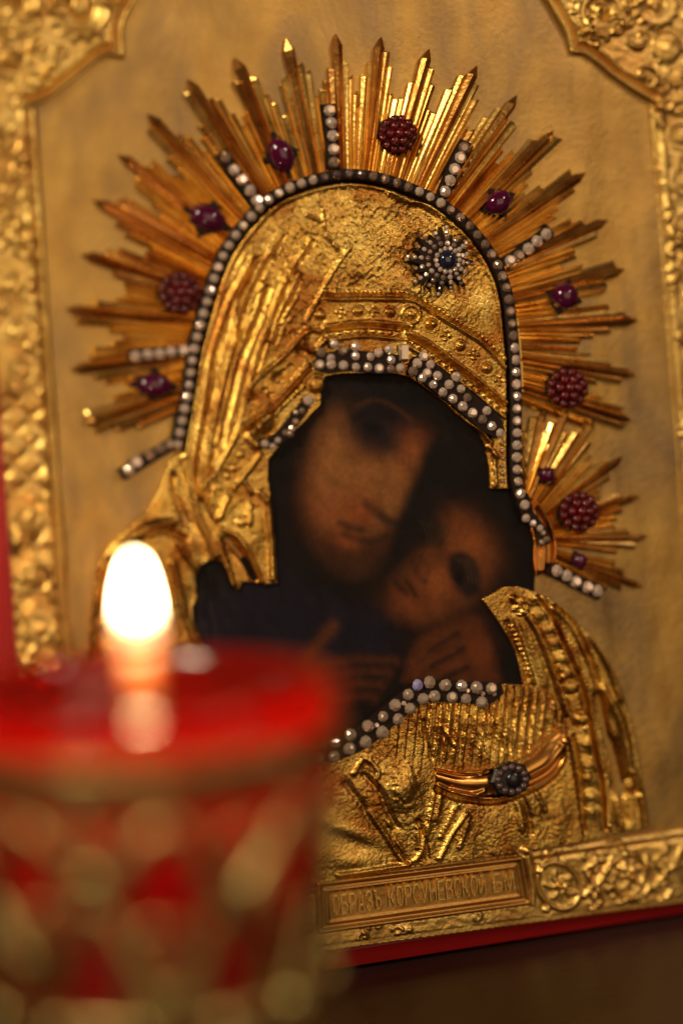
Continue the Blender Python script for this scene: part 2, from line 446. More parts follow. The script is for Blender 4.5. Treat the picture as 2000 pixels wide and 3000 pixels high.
r.H += 0.8 * np.exp(-((d - 7) / 6) ** 2) - 1.0 * np.exp(-((d - 21) / 7) ** 2) + 0.5 * np.exp(-((d - 33) / 6) ** 2)
r.build('corner_ornament', G_EDGE, icon)

# ---- lower border and plaque
bt = lambda x: 2492 + (x - 1568) * -0.152
bb = lambda x: 2703 + (x - 1548) * -0.134
r = Relief([(60, 2745), (1540, bt(1540)), (2240, bt(2240)), (2252, bb(2252)), (1000, 2779), (80, 2905)], 3.0, 1.0)
foliage(r, 30, 0.55, 61)
for k in range(-1, 2):
    x = 1835 + 205 * k; y = (bt(x) + bb(x)) / 2 + 6
    r.H -= 0.35 * r.blob(x, y, 66, 62); r.ridge([(x + 62 * math.cos(t) + 12 * math.sin(t), y + 68 * math.sin(t)) for t in np.linspace(0, 6.283, 15)], 6, 0.6)
    for t in range(5): r.ridge([(x, y), (x + 22 * math.cos(t * 1.257 + .4), y + 22 * math.sin(t * 1.257 + .4)), (x + 38 * math.cos(t * 1.257 + .7), y + 38 * math.sin(t * 1.257 + .7))], 6, 0.5)
    for sg in (-1, 1):
        r.ridge([(x + 102 + sg * 6, y + sg * 10), (x + 102 + sg * 22, y + sg * 45), (x + 102 - sg * 8, y + sg * 75)], 6, 0.6); r.ridge([(x + 102, y), (x + 102 - sg * 26, y + sg * 30)], 7, 0.5)
sc = lambda pts: Z(1550, 2400, 3.484, pts)
r.ridge(sc([(650, 790), (700, 620), (800, 470), (930, 370), (1050, 350)]), 5, 0.7)
r.ridge(sc([(1170, 380), (1160, 520), (1110, 680), (1000, 800), (900, 850)]), 5, 0.7)
r.ridge(sc([(640, 830), (560, 650), (620, 480)]), 5, 0.5); r.ridge(sc([(1230, 700), (1340, 560), (1390, 420)]), 5, 0.5)
for p in sc([(840, 620), (1030, 600), (80, 510), (370, 680), (430, 750), (160, 920), (1320, 460), (1340, 670), (930, 500), (730, 420)]): r.dome(p[0], p[1], 12, 0.8)
d = r.Y - bt(r.X); r.H += 0.7 * np.exp(-((d - 12) / 7) ** 2) - 0.6 * np.exp(-((d - 27) / 6) ** 2)
d = bb(r.X) - r.Y; r.H = np.where((d < 16), 0.9, r.H)
mk = inside(r.X, r.Y, Z(900, 2450, 2.24, [(50, 295), (1400, 122), (1456, 446), (62, 640)])); r.H = np.where(mk, 0.5, r.H)
r.build('lower_border', G_EDGE, icon)

def plaque():
    q = Z(900, 2450, 2.24, [(55, 300), (1395, 128), (1450, 440), (68, 632)])
    r = Relief(q, 3.0, 2.1)
    d = seg_dist(r.X, r.Y, q + [q[0]])
    r.H = 1.35 + 0.9 * np.exp(-((d - 5) / 5) ** 2) - 0.25 * np.exp(-((d - 17) / 4) ** 2) + 0.45 * np.exp(-((d - 27) / 4) ** 2)
    r.noise(30, 0.10, 71); r.noise(9, 0.05, 72)
    p = r.build('inscription_plaque', G_BROWN, icon)
    # a curled end beside the plaque
    col = Relief(Z(1250, 2200, S5, [(800, 930), (820, 860), (880, 840), (930, 880), (960, 1000), (985, 1250), (960, 1420), (915, 1410), (900, 1150), (860, 980)]), 3.0, 2.0)
    col.ridge(Z(1250, 2200, S5, [(880, 900), (900, 1050), (930, 1250), (935, 1400)]), 9, 0.9); col.dome(1250 + 870 / S5, 2200 + 900 / S5, 14, 0.8)
    col.build('scroll_post', G_EDGE, icon)
    def word(txt, xa, ya, xb, yb, hpx):
        n = len(txt)
        for i, ch in enumerate(txt):
            t = (i + 0.5) / n
            if ch in ' .': continue
            cu = bpy.data.curves.new('letter', 'FONT'); cu.body = ch; cu.size = 1.0; cu.extrude = 0.02; cu.offset = 0.004
            tmp = bpy.data.objects.new('letter', cu); C.objects.link(tmp)
            dg = bpy.context.evaluated_depsgraph_get(); me = bpy.data.meshes.new_from_object(tmp.evaluated_get(dg))
            bpy.data.objects.remove(tmp); bpy.data.curves.remove(cu)
            co = np.zeros(len(me.vertices) * 3, np.float32); me.vertices.foreach_get('co', co); co = co.reshape(-1, 3)
            a, b = co.min(0), co.max(0)
            x, y = xa + (xb - xa) * t, ya + (yb - ya) * t
            c0 = L3(x, y); c1 = L3(x, y - hpx); wd = (L3(xa + (xb - xa) / n, ya) - L3(xa, ya)).length * 0.84
            co[:, 0] = (co[:, 0] - (a[0] + b[0]) / 2) / (b[0] - a[0]) * wd
            co[:, 1] = (co[:, 1] - a[1]) / (b[1] - a[1]) * (c1 - c0).length
            co[:, 2] = (co[:, 2] - a[2]) / (b[2] - a[2]) * 0.0005
            me.vertices.foreach_set('co', co.ravel()); me.update()
            o = link('letter', me, G_EDGE, p); o.location = (c0.x, c0.y, 0.00136)
    word('ОБРАЗЪ', 968, 2679, 1112, 2660, 60)
    word('КОРСУНЕВСКОЙ', 1130, 2656, 1418, 2616, 60)
    word('БМ', 1434, 2614, 1502, 2604, 56)
plaque()

# ---- painted panel with the two faces
def painting():
    poly = [(915, 1080), (1160, 1070), (1300, 1150), (1420, 1240), (1470, 1420), (1515, 1425), (1570, 1560), (1560, 1745), (1480, 1800), (1560, 2050), (1200, 2080), (860, 2240), (560, 2240), (540, 1850), (535, 1690), (600, 1600), (700, 1640), (780, 1560), (760, 1330)]
    r = Relief(poly, 3.0, 0.75)
    X, Y = r.X, r.Y
    col = np.zeros(X.shape + (3,)); col[:] = (0.0075, 0.0048, 0.0045)
    def mix(c, a):
        nonlocal col
        a = np.clip(a, 0, 1)[..., None]; col = col * (1 - a) + np.array(c) * a
    def shape(pts, c, f, al=1.0, sm=True):
        p = spline(pts, 12, True) if sm else np.array(pts)
        d = seg_dist(X, Y, np.vstack([p, p[0]])); s = np.where(inside(X, Y, [tuple(q) for q in p]), d, -d)
        t = np.clip((s / f + 1) / 2, 0, 1); mix(c, al * t * t * (3 - 2 * t))
    def blob(x, y, rx, ry, ang, c, al):
        mix(c, al * r.blob(x, y, rx, ry, math.radians(ang)))
    def stroke(pts, w, c, al):
        mix(c, al * np.exp(-(seg_dist(X, Y, spline(pts, 8)) / w) ** 2))
    A = lambda *p: Z(750, 1050, 1.96, p)
    B = lambda *p: Z(800, 1650, 1.96, p)
    def ab(x, y): return (750 + x / 1.96, 1050 + y / 1.96)
    def bb_(x, y): return (800 + x / 1.96, 1650 + y / 1.96)
    navy, brown, flesh, light, rose = (0.010, 0.0075, 0.014), (0.050, 0.016, 0.007), (0.150, 0.050, 0.015), (0.260, 0.098, 0.029), (0.200, 0.046, 0.013)
    shape(A((100, 1180), (320, 1330), (600, 1420), (800, 1560), (700, 1800), (300, 1900), (-300, 1850), (-380, 1500), (-100, 1300)), navy, 50)
    shape(A((400, 90), (620, 130), (900, 220), (1050, 420), (900, 380), (560, 240), (380, 300)), (0.006, 0.005, 0.006), 25, 0.7)
    # mother's face
    shape(A((440, 285), (350, 380), (270, 540), (235, 720), (255, 900), (300, 1040), (390, 1160), (520, 1250), (660, 1210), (760, 1060), (810, 910), (880, 740), (960, 560), (1010, 440), (900, 400), (700, 330), (520, 290)), brown, 34)
    shape(A((450, 330), (370, 450), (320, 620), (300, 780), (330, 920), (430, 1010), (560, 1050), (700, 980), (780, 890), (850, 740), (930, 540), (880, 450), (720, 560), (600, 540), (520, 430)), flesh, 40)
    x, y = ab(450, 590); blob(x, y, 55, 120, 8, light, 0.95)
    x, y = ab(700, 680); blob(x, y, 110, 70, -25, light, 0.7)
    x, y = ab(880, 520); blob(x, y, 40, 65, 20, rose, 0.6)
    x, y = ab(770, 850); blob(x, y, 32, 60, 15, light, 0.6)
    x, y = ab(430, 860); blob(x, y, 75, 70, 0, rose, 0.4)
    x, y = ab(650, 370); blob(x, y, 82, 72, 20, (0.010, 0.007, 0.010), 0.95)
    x, y = ab(720, 470); blob(x, y, 55, 40, 30, (0.012, 0.008, 0.009), 0.8)
    stroke(A((570, 270), (680, 240), (790, 280), (880, 350)), 9, (0.060, 0.021, 0.009), 0.55)
    stroke(A((560, 340), (650, 310), (770, 340)), 14, (0.006, 0.004, 0.006), 0.6)
    x, y = ab(680, 400); blob(x, y, 24, 19, 10, (0.003, 0.003, 0.006), 0.9)
    stroke(A((600, 470), (680, 510), (780, 490)), 6, (0.045, 0.017, 0.010), 0.4)
    stroke(A((620, 840), (690, 890), (760, 935), (830, 960)), 17, (0.012, 0.007, 0.007), 0.75)
    x, y = ab(590, 890); blob(x, y, 38, 42, 0, rose, 0.8)
    stroke(A((480, 945), (530, 970), (600, 985)), 13, (0.014, 0.008, 0.006), 0.65)
    x, y = ab(510, 1045); blob(x, y, 40, 24, 15, rose, 0.75)
    stroke(A((500, 1010), (570, 1040), (680, 1050), (740, 1020)), 12, (0.012, 0.008, 0.006), 0.55)
    x, y = ab(520, 1190); blob(x, y, 60, 38, 10, (0.040, 0.016, 0.007), 0.6)
    # child
    shape(A((1010, 470), (900, 720), (830, 900), (800, 1060), (900, 1110), (1060, 1090), (1110, 960), (1150, 800), (1200, 620), (1130, 480)), (0.0085, 0.0060, 0.0058), 25)
    shape(A((1110, 850), (1080, 980), (1060, 1090), (920, 1130), (800, 1240), (760, 1390), (800, 1500), (950, 1530), (1150, 1480), (1300, 1360), (1360, 1200), (1320, 1060), (1230, 930)), brown, 30)
    x, y = ab(1230, 1070); blob(x, y, 60, 85, -35, (0.190, 0.050, 0.013), 0.95)
    x, y = ab(1150, 1010); blob(x, y, 35, 55, -10, (0.150, 0.042, 0.012), 0.7)
    x, y = ab(1030, 1290); blob(x, y, 65, 70, 20, (0.210, 0.056, 0.015), 0.95)
    x, y = ab(900, 1400); blob(x, y, 75, 48, 15, (0.140, 0.036, 0.010), 0.9)
    x, y = ab(990, 1120); blob(x, y, 40, 24, -30, (0.110, 0.032, 0.010), 0.7)
    shape(A((1110, 1130), (1180, 1110), (1250, 1160), (1280, 1250), (1270, 1340), (1200, 1370), (1140, 1300), (1100, 1220)), (0.010, 0.007, 0.007), 14, 0.9)
    for k in range(4): stroke(A((1130 + 25 * k, 1150), (1190 + 24 * k, 1190 + 6 * k), (1215 + 22 * k, 1280 + 8 * k)), 3.5, (0.050, 0.024, 0.014), 0.45)
    x, y = ab(1160, 1260); blob(x, y, 16, 22, 0, (0.003, 0.003, 0.006), 0.9)
    stroke(A((890, 1160), (920, 1240), (960, 1280)), 11, (0.016, 0.008, 0.007), 0.5)
    stroke(A((940, 1130), (985, 1210), (965, 1280)), 9, (0.022, 0.010, 0.007), 0.35)
    stroke(A((795, 1290), (850, 1345)), 11, (0.014, 0.008, 0.006), 0.6); stroke(A((860, 1280), (910, 1360)), 9, (0.014, 0.008, 0.006), 0.6)
    stroke(A((840, 1230), (880, 1290)), 6, (0.080, 0.026, 0.010), 0.5); stroke(A((960, 950), (1040, 980), (1060, 1060)), 8, (0.022, 0.014, 0.009), 0.4)
    for k in range(6): stroke(A((930 + 28 * k, 930 + 4 * k), (970 + 26 * k, 1000), (975 + 14 * k, 1070)), 3, (0.026, 0.017, 0.011), 0.5)
    # mother's right hand, child's sleeve
    shape(B((750, 620), (770, 540), (840, 440), (960, 370), (1110, 300), (1190, 340), (1240, 470), (1280, 600), (1290, 690), (1100, 700), (760, 690)), (0.070, 0.019, 0.007), 18)
    x, y = bb_(1170, 500); blob(x, y, 40, 70, -10, (0.120, 0.028, 0.009), 0.9)
    x, y = bb_(980, 400); blob(x, y, 80, 24, -22, (0.090, 0.024, 0.008), 0.8)
    for p in (B((880, 500), (970, 445), (1050, 405)), B((900, 590), (1000, 535), (1085, 490)), B((960, 670), (1040, 630), (1105, 600))): stroke(p, 10, (0.010, 0.006, 0.005), 0.7)
    for p in (B((800, 560), (900, 470), (1000, 410)), B((800, 640), (900, 560), (1030, 500)), B((860, 680), (960, 620), (1090, 560))): stroke(p, 9, (0.100, 0.027, 0.009), 0.55)
    # left hand with raised thumb
    stroke(B((335, 360), (280, 430), (220, 500), (150, 600)), 20, (0.075, 0.022, 0.008), 0.95)
    for k, yy in enumerate((560, 630, 700, 770)):
        stroke(B((100, yy + 60), (300, yy + 20), (480, yy - 5), (690 - 40 * k, yy + 5)), 17, (0.060, 0.017, 0.007), 0.9)
        stroke(B((380, yy + 50), (520, yy + 28), (680 - 40 * k, yy + 26)), 9, (0.008, 0.005, 0.005), 0.6)
    n = vnoise(X, Y, 26, 81, 1.2, 2.0) + 0.6 * vnoise(X, Y, 9, 82)
    col *= (1 + 0.35 * n)[..., None]
    # lit threads in the dark veil over the shoulder
    m = r.blob(590, 1760, 70, 170)
    col += (np.clip(vnoise(X, Y, 11, 83, 1.45, 4.0), 0, 1) * m)[..., None] * np.array((0.030, 0.024, 0.020))
    r.noise(120, 0.06, 85)
    r.build('painted_panel', PAINT, icon, colors=np.clip(col * 1.0, 0.001, 1))
painting()

# ---- veil over the head
strand = spline([(510, 1314), (524, 1240), (542, 1148), (561, 1020), (599, 880), (638, 768), (689, 682), (765, 599), (835, 556), (931, 525), (1020, 514), (1110, 527), (1199, 558), (1275, 596), (1350, 654), (1403, 714), (1441, 772), (1471, 850), (1486, 944), (1498, 1084), (1501, 1212), (1500, 1339), (1506, 1430), (1532, 1500)], 8)
def veil():
    up = [tuple(p) for p in strand if p[1] < 1436]
    face = Z(1000, 950, S5, [(1410, 1515), (1345, 1512), (1332, 1300), (1300, 1120), (1230, 1000), (1120, 890), (1030, 830), (940, 730), (750, 590), (600, 490), (450, 455), (300, 452), (0, 455)]) + [(946, 1104), (934, 1150), (934, 1186), (883, 1240), (819, 1298), (781, 1347), (779, 1400), (786, 1450), (800, 1580), (806, 1709), (757, 1712), (700, 1600), (642, 1552), (600, 1480), (540, 1400)]
    r = Relief(up + face, 3.0, 1.7)
    q = lambda *p: Z(550, 500, S5, p); w = lambda *p: Z(500, 950, S5, p)
    # the cap swells toward the viewer
    r.H += 1.4 * r.blob(1090, 800, 420, 330) + 0.9 * r.blob(640, 1150, 90, 380, 0.15)
    # hanging folds on the left
    folds = [
        (q((560, 800), (480, 950), (370, 1150), (290, 1350)) + w((330, 300), (290, 560), (250, 820), (205, 1080), (170, 1330), (165, 1560)) + [(560, 1520)], 13, 1.0),
        (q((740, 730), (620, 900), (530, 1060), (450, 1230)) + w((520, 250), (455, 500), (390, 800), (340, 1050), (300, 1300), (270, 1560)) + [(588, 1540)], 11, 0.9),
        (q((830, 600), (730, 760)), 7, 0.5),
        (q((660, 1060), (600, 1240), (530, 1420)) + w((600, 200), (530, 420), (480, 640), (430, 850), (380, 1100)), 12, 0.9),
        (q((1090, 640), (920, 900), (800, 1130), (720, 1340)) + w((860, 0), (780, 200), (700, 480), (650, 720), (610, 930)), 9, 1.1),
        (q((980, 960), (900, 1130), (800, 1300), (740, 1480)) + w((940, 0), (880, 160)), 9, 0.7),
        (q((1460, 700), (1330, 880), (1220, 1060), (1160, 1180), (1050, 1400)) + w((1230, 40), (1000, 300), (760, 520)), 8, 1.0),
        (w((420, 960), (380, 1130), (330, 1300)), 9, 0.6),
    ]
    for p, ww, h in folds: r.ridge(p, ww * 0.62, h * 0.75)
    for p, ww, h in folds[:6]:
        r.ridge([(a + ww * 1.3, b + ww * 0.5) for a, b in p], ww * 0.5, -0.6); r.ridge([(a - ww * 1.5, b - ww * 0.6) for a, b in p], ww * 0.45, 0.28); r.ridge([(a + ww * 2.6, b + ww * 1.1) for a, b in p[1:]], ww * 0.4, 0.30)
    # fish-scale chasing on the cap
    cap = r.blob(1120, 730, 330, 190) + r.blob(820, 830, 160, 200) * 0.8
    cap = np.clip(cap * 1.6, 0, 1)
    r.noise(7, 0.34, 91, 0.9, 2.2, cap, True); r.noise(9, 0.25, 92, 2.2, 1.8, cap); r.noise(60, 0.7, 93, mask=cap)
    for p in ((q((1200, 360), (1220, 540)), 4, .5), (q((1230, 600), (1340, 740)), 4, .6), (q((1060, 420), (1160, 470)), 4, .5)): r.ridge(*p)
    r.ridge(Z(1050, 500, S5, [(250, 220), (430, 300), (600, 320), (750, 430)]), 9, 0.7)
    # headband: a raised strip with studs, crossing the brow and falling to the left
    top = Z(1050, 500, S5, [(-340, 1180), (-200, 1190), (0, 1185), (300, 1190), (430, 1200), (560, 1260), (760, 1380), (960, 1500), (1060, 1560)]) + Z(1000, 950, S5, [(1300, 220), (1470, 400)])
    bot = Z(1050, 500, S5, [(-340, 1440), (0, 1400), (280, 1420), (440, 1440)]) + Z(1000, 950, S5, [(560, 60), (760, 180), (960, 320), (1200, 500), (1480, 730)])
    band = [tuple(p) for p in spline(top, 10)] + [tuple(p) for p in spline(bot, 10)[::-1]]
    mk = inside(r.X, r.Y, band)
    sm = 1.7 + 1.4 * r.blob(1090, 800, 420, 330) + 0.9 * r.blob(640, 1150, 90, 380, 0.15)
    r.H = np.where(mk, sm + 0.35, r.H)
    r.ridge(top, 5, 0.8); r.ridge(bot, 6, 0.9); r.ridge([(a, b + 12) for a, b in bot], 5, -0.7); r.ridge([(a, b - 11) for a, b in top], 4, -0.5)
    r.beads([(a + 3, b - 20) for a, b in top[:5]], 13, 6.0, 0.7); r.beads([(a + 9, b - 15) for a, b in top[5:]], 15, 7, 0.8)
    r.beads([(a - 2, b + 26) for a, b in bot], 24, 8.5, 1.0)
    r.ridge([(a - 4, b + 41) for a, b in bot], 4, 0.6)
    for x, y in Z(550, 500, S5, [(1190, 1335), (1530, 1300)]) + Z(1050, 500, S5, [(255, 1310), (630, 1420)]) + Z(1000, 950, S5, [(1060, 205), (1310, 410), (785, 15)]): r.dome(x, y, 15, 1.3); r.ring(x, y, 19, 3, 0.3)
    x, y = Z(1050, 500, S5, [(440, 1330)])[0]; r.dome(x, y, 17, 1.2); r.ring(x, y, 25, 4, 0.7); r.ring(x, y, 10, 3, -0.6)
    for cxx, cyy in Z(550, 500, S5, [(1370, 1315)]) + Z(1050, 500, S5, [(100, 1300)]) + Z(1000, 950, S5, [(920, 110), (1180, 280), (1420, 520)]):
        for a in range(4): r.dome(cxx + 12 * math.cos(a * 1.57 + .1), cyy + 12 * math.sin(a * 1.57 + .1), 6, 0.6)
        r.dome(cxx, cyy, 5, 0.5)
    # the falling half of the band on the left
    t2 = w((1210, 60), (1000, 300), (720, 540), (690, 640)); b2 = w((1230, 380), (900, 740), (700, 900), (600, 960))
    band2 = [tuple(p) for p in spline(t2 + w((640, 800), (600, 960)), 10)] + [tuple(p) for p in spline(b2, 10)[::-1]]
    mk = inside(r.X, r.Y, band2); r.H = np.where(mk, sm + 0.5, r.H)
    r.ridge(t2, 6, 0.8); r.ridge(b2, 7, 0.9); r.ridge([(a + 9, b + 9) for a, b in b2], 5, -0.8)
    for x, y in w((1175, 260), (960, 500), (730, 705)): r.dome(x, y, 15, -0.8)
    for x, y in w((1070, 390), (840, 610), (1010, 440), (880, 650)): r.dome(x, y, 7, -0.5)
    r.ridge(w((1200, 560), (1050, 700), (930, 830)), 5, 0.6); r.beads(w((1180, 610), (1050, 720), (930, 840)), 13, 5, 0.6)
    # knot and rolled edge
    r.ridge(w((1200, 100), (1230, 220), (1290, 250), (1400, 90), (1260, 60), (1200, 100)), 6, 0.9)
    for p, rr, h in ((w((830, 900))[0], 34, 1.8), (w((780, 1000))[0], 26, 1.4), (w((1320, 560))[0], 24, 1.2)): r.dome(p[0], p[1], rr, h)
    r.ridge(w((860, 800), (770, 900), (700, 1030), (770, 1110)), 12, 1.2)
    # second band on the shoulder fall
    r.ridge(w((590, 990), (450, 1240), (290, 1500)), 6, 0.9); r.ridge(w((800, 1200), (660, 1380), (560, 1500)), 6, 0.8)
    for x, y in w((630, 1200), (560, 1330), (430, 1500), (500, 1400)): r.dome(x, y, 11, 0.9)
    # lower flap with polished facets
    v7 = lambda *p: Z(200, 1350, 2.613, p)
    r.H += 0.8 * r.blob(730, 1560, 50, 110, 0.25)
    r.ridge(v7((1150, 520), (1280, 590), (1380, 760), (1450, 930)), 8, 1.1); r.ridge(v7((1130, 440), (1200, 280)), 7, 0.9)
    r.ridge(v7((1500, 300), (1530, 600), (1545, 900)), 7, 0.8); r.dome(*v7((1300, 470))[0], 16, 0.8)
    for p in (v7((1330, 170), (1380, 240)), v7((1440, 240), (1500, 300)), v7((1370, 330), (1360, 480))): r.ridge(p, 7, 0.7)
    r.noise(18, 0.35, 95, mask=r.blob(700, 1440, 110, 130)); r.noise(70, 0.3, 94)
    # rim beside the strand
    d = seg_dist(r.X, r.Y, strand); r.H -= 0.9 * np.exp(-((d - 14) / 9) ** 2); r.H += 0.6 * np.exp(-((d - 30) / 8) ** 2)
    for p in (Z(1000, 950, S5, [(1330, 1130), (1400, 1220)]), Z(1000, 950, S5, [(1370, 1200), (1385, 1480)]), Z(1000, 950, S5, [(1120, 900), (1250, 980), (1340, 1090)])): r.ridge(p, 6, 0.8)
    return r.build('head_veil', G_CLOTH, icon)
veil()

# ---- left shoulder of the robe
def left_robe():
    v7 = lambda *p: Z(200, 1350, 2.613, p)
    outer = v7((770, 0), (700, 200), (600, 380), (500, 460), (300, 640), (220, 800), (180, 1100), (150, 1500)) + [(252, 2200), (250, 2620)]
    inner = [(880, 2560), (860, 2230), (640, 2230), (606, 1916)] + v7((1010, 1370), (950, 1230), (940, 1130), (975, 1050), (955, 900), (990, 810), (1080, 760), (1150, 770), (1200, 850), (1240, 960), (1290, 1000), (1320, 930), (1400, 930), (1460, 940), (1400, 760), (1250, 580), (1100, 480), (1000, 300), (950, 0)) + [(540, 1310)]
    r = Relief(outer + inner, 4.0, 1.5)
    r.H += 1.3 * r.blob(420, 1700, 120, 200)
    r.ridge(v7((760, 470), (600, 510), (420, 620), (330, 720)), 12, 1.3); r.ridge(v7((880, 600), (720, 540), (580, 570)), 9, -1.0)
    r.ridge(v7((820, 620), (900, 740), (980, 830)), 9, 1.0); r.ridge(v7((930, 0), (940, 200), (980, 420), (1040, 560), (1110, 720)), 9, 0.9)
    r.ridge(v7((1000, 0), (1010, 150), (1050, 330)), 8, 0.7); r.ridge(v7((800, 120), (830, 300), (900, 480)), 10, -0.9)
    r.ridge(v7((1120, 600), (1180, 760), (1240, 950)), 9, 1.1); r.ridge(v7((1200, 600), (1310, 720), (1420, 900)), 9, -1.0)
    r.ridge(v7((780, 780), (850, 1100), (960, 1380), (1050, 1560)), 9, 0.9); r.ridge(v7((170, 900), (150, 1200), (120, 1500)), 10, 1.0)
    r.noise(24, 0.35, 101, 1.0, 2.0); r.noise(9, 0.2, 102, ridged=True); r.noise(70, 0.7, 103)
    r.build('shoulder_robe', G_CLOTH, icon)
left_robe()

# ---- the child's tunic below
def tunic():
    trim = Z(800, 1650, 1.96, [(1430, 700), (1300, 690), (1180, 740), (1000, 745), (900, 770), (800, 810), (700, 870), (600, 960), (500, 1030), (380, 1080), (220, 1110)])
    poly = trim + [(870, 2230), (872, 2595), (1260, 2532), (1525, 2494), (1700, 2464), (1660, 2200), (1640, 2090), (1600, 2030)]
    r = Relief(poly, 3.0, 1.6)
    a = lambda *p: Z(1250, 1900, S5, p); b = lambda *p: Z(850, 2200, S5, p); c = lambda *p: Z(1250, 2200, S5, p)
    X, Y = r.X, r.Y
    r.H += 1.0 * r.blob(1330, 2080, 220, 140) + 0.6 * r.blob(1450, 2420, 200, 120)
    # pleated bodice
    m = r.blob(1400, 2120, 200, 105) * np.clip((2260 - Y) / 60, 0, 1); m = np.clip(m * 1.5, 0, 1)
    ph = (X + 0.10 * (Y - 2100)) / 25 * 2 * math.pi
    r.H += 0.42 * m * np.sin(ph) + 0.25 * m * np.sin(ph * 1.9 + 1)
    r.noise(8, 0.35, 111, 1.5, 3.0, m); r.noise(7, 0.16, 112, 1.57, 1.8)
    # sash
    s1 = a((40, 1080), (300, 1120), (600, 1070), (900, 960), (1080, 800), (1200, 680))
    s2 = a((60, 1250), (260, 1330), (560, 1370), (800, 1310), (1080, 1180), (1220, 1010), (1230, 840))
    mk = inside(X, Y, [tuple(p) for p in spline(s1, 10)] + [tuple(p) for p in spline(s2, 10)[::-1]])
    base = 1.6 + 1.0 * r.blob(1330, 2080, 220, 140) + 0.6 * r.blob(1450, 2420, 200, 120)
    mid = a((60, 1170), (300, 1230), (600, 1210), (900, 1110), (1120, 960), (1220, 800))
    sp = [tuple(p) for p in spline(s1, 10)] + [tuple(p) for p in spline(s2, 10)[::-1]]
    h = Relief(sp, 3.0, 3.0)
    h.H = 1.9 + 1.0 * h.blob(1330, 2080, 220, 140) + 0.6 * h.blob(1450, 2420, 200, 120) + 1.3 * np.exp(-(seg_dist(h.X, h.Y, spline(mid, 10)) / 20) ** 2)
    h.ridge(s1, 7, 0.8); h.ridge(s2, 7, 1.0); h.ridge([(x, y + 13) for x, y in s1], 6, -0.6)
    h.ridge(a((880, 1160), (1060, 1050), (1180, 900)), 6, 1.0); h.ridge(a((180, 1110), (320, 1150), (460, 1120)), 8, 0.8); h.ridge(a((200, 1300), (380, 1330), (480, 1300)), 7, 0.8); h.noise(60, 0.5, 119)
    h.build('sash', G_SASH, icon, 1.2)
    r.ridge([(x, y + 13) for x, y in s2], 7, -1.0)
    # folds
    for p, w_, h in ((a((820, 1330), (880, 1420), (920, 1560), (930, 1700)), 7, -1.1), (a((760, 1350), (820, 1480), (840, 1650)), 9, 0.8),
                     (a((100, 1340), (50, 1560)), 7, 1.0), (c((330, 570), (200, 760), (90, 980)), 7, 1.2), (c((240, 500), (100, 780)), 8, 0.8), (c((360, 600), (270, 880)), 7, 0.7),
                     (c((960, 360), (1060, 540)), 7, 0.9), (a((1150, 700), (1120, 400)), 6, 0.6),
                     (b((1150, 640), (1220, 840), (1240, 980)), 7, -1.1), (a((100, 700), (210, 880)), 5, .8), (a((-60, 660), (-30, 840), (20, 1000)), 6, -0.9),
                     (b((880, 700), (960, 900), (1060, 1000)), 7, -0.9), (b((700, 560), (860, 780), (1030, 1030)), 8, 1.3),
                     (b((880, 640), (900, 760), (1000, 900)), 7, 1.0), (b((1290, 380), (1240, 640), (1190, 880), (1120, 1010)), 7, 1.2), (b((1150, 700), (1150, 880)), 6, 0.8),
                     (b((660, 220), (800, 380), (880, 560), (960, 690)), 9, -1.2), (b((500, 300), (640, 500), (760, 720)), 10, -1.1),
                     (b((560, 200), (660, 60), (780, 180), (760, 250)), 8, 0.9)): r.ridge(p, w_ * 0.95, h * 0.55)
    # sleeve puff and plain lining
    r.H += 1.5 * r.blob(1150, 2310, 80, 85) + 1.3 * r.blob(1176, 2302, 40, 46, 0.5); r.noise(10, 0.45, 113, mask=np.clip(1.4 * r.blob(1150, 2320, 110, 120) - 0.9 * r.blob(1178, 2305, 45, 48), 0, 1))
    lin = np.clip(1.5 * r.blob(985, 2480, 130, 90, -0.15), 0, 1)
    r.H = r.H * (1 - lin) + lin * (1.9 + 0.9 * r.blob(1030, 2440, 110, 22, 0.45) + 0.9 * r.blob(1060, 2530, 110, 30, 0.25) - 0.7 * r.blob(1080, 2475, 90, 22, 0.35))
    r.ridge(b((420, 1130), (700, 1090), (900, 1060), (1060, 1040)), 6, 0.8)
    r.noise(6, 0.22, 114, mask=np.clip(1.5 * r.blob(1450, 2420, 260, 130), 0, 1) * (1 - lin), ridged=True); r.noise(40, 0.5, 115, 1.4, 2.0, mask=1 - lin)
    r.build('child_tunic', G_CLOTH, icon)
    # brooch on the sash
    bx, by = Z(1250, 2200, S5, [(705, 245)])[0]
    br = gem_cluster('sash_brooch', bx, by, 58, 52, BLACKST, 3.6, 0)
    for k in range(12):
        t = k / 12 * 6.283; put(DOME, 'stone', bx + 40 * math.cos(t), by + 36 * math.sin(t), 10.5, 5.4, SMOKE, br)
    put(DOME, 'stone', bx + 6, by, 24, 5.3, BLACKST, br, 0.6)

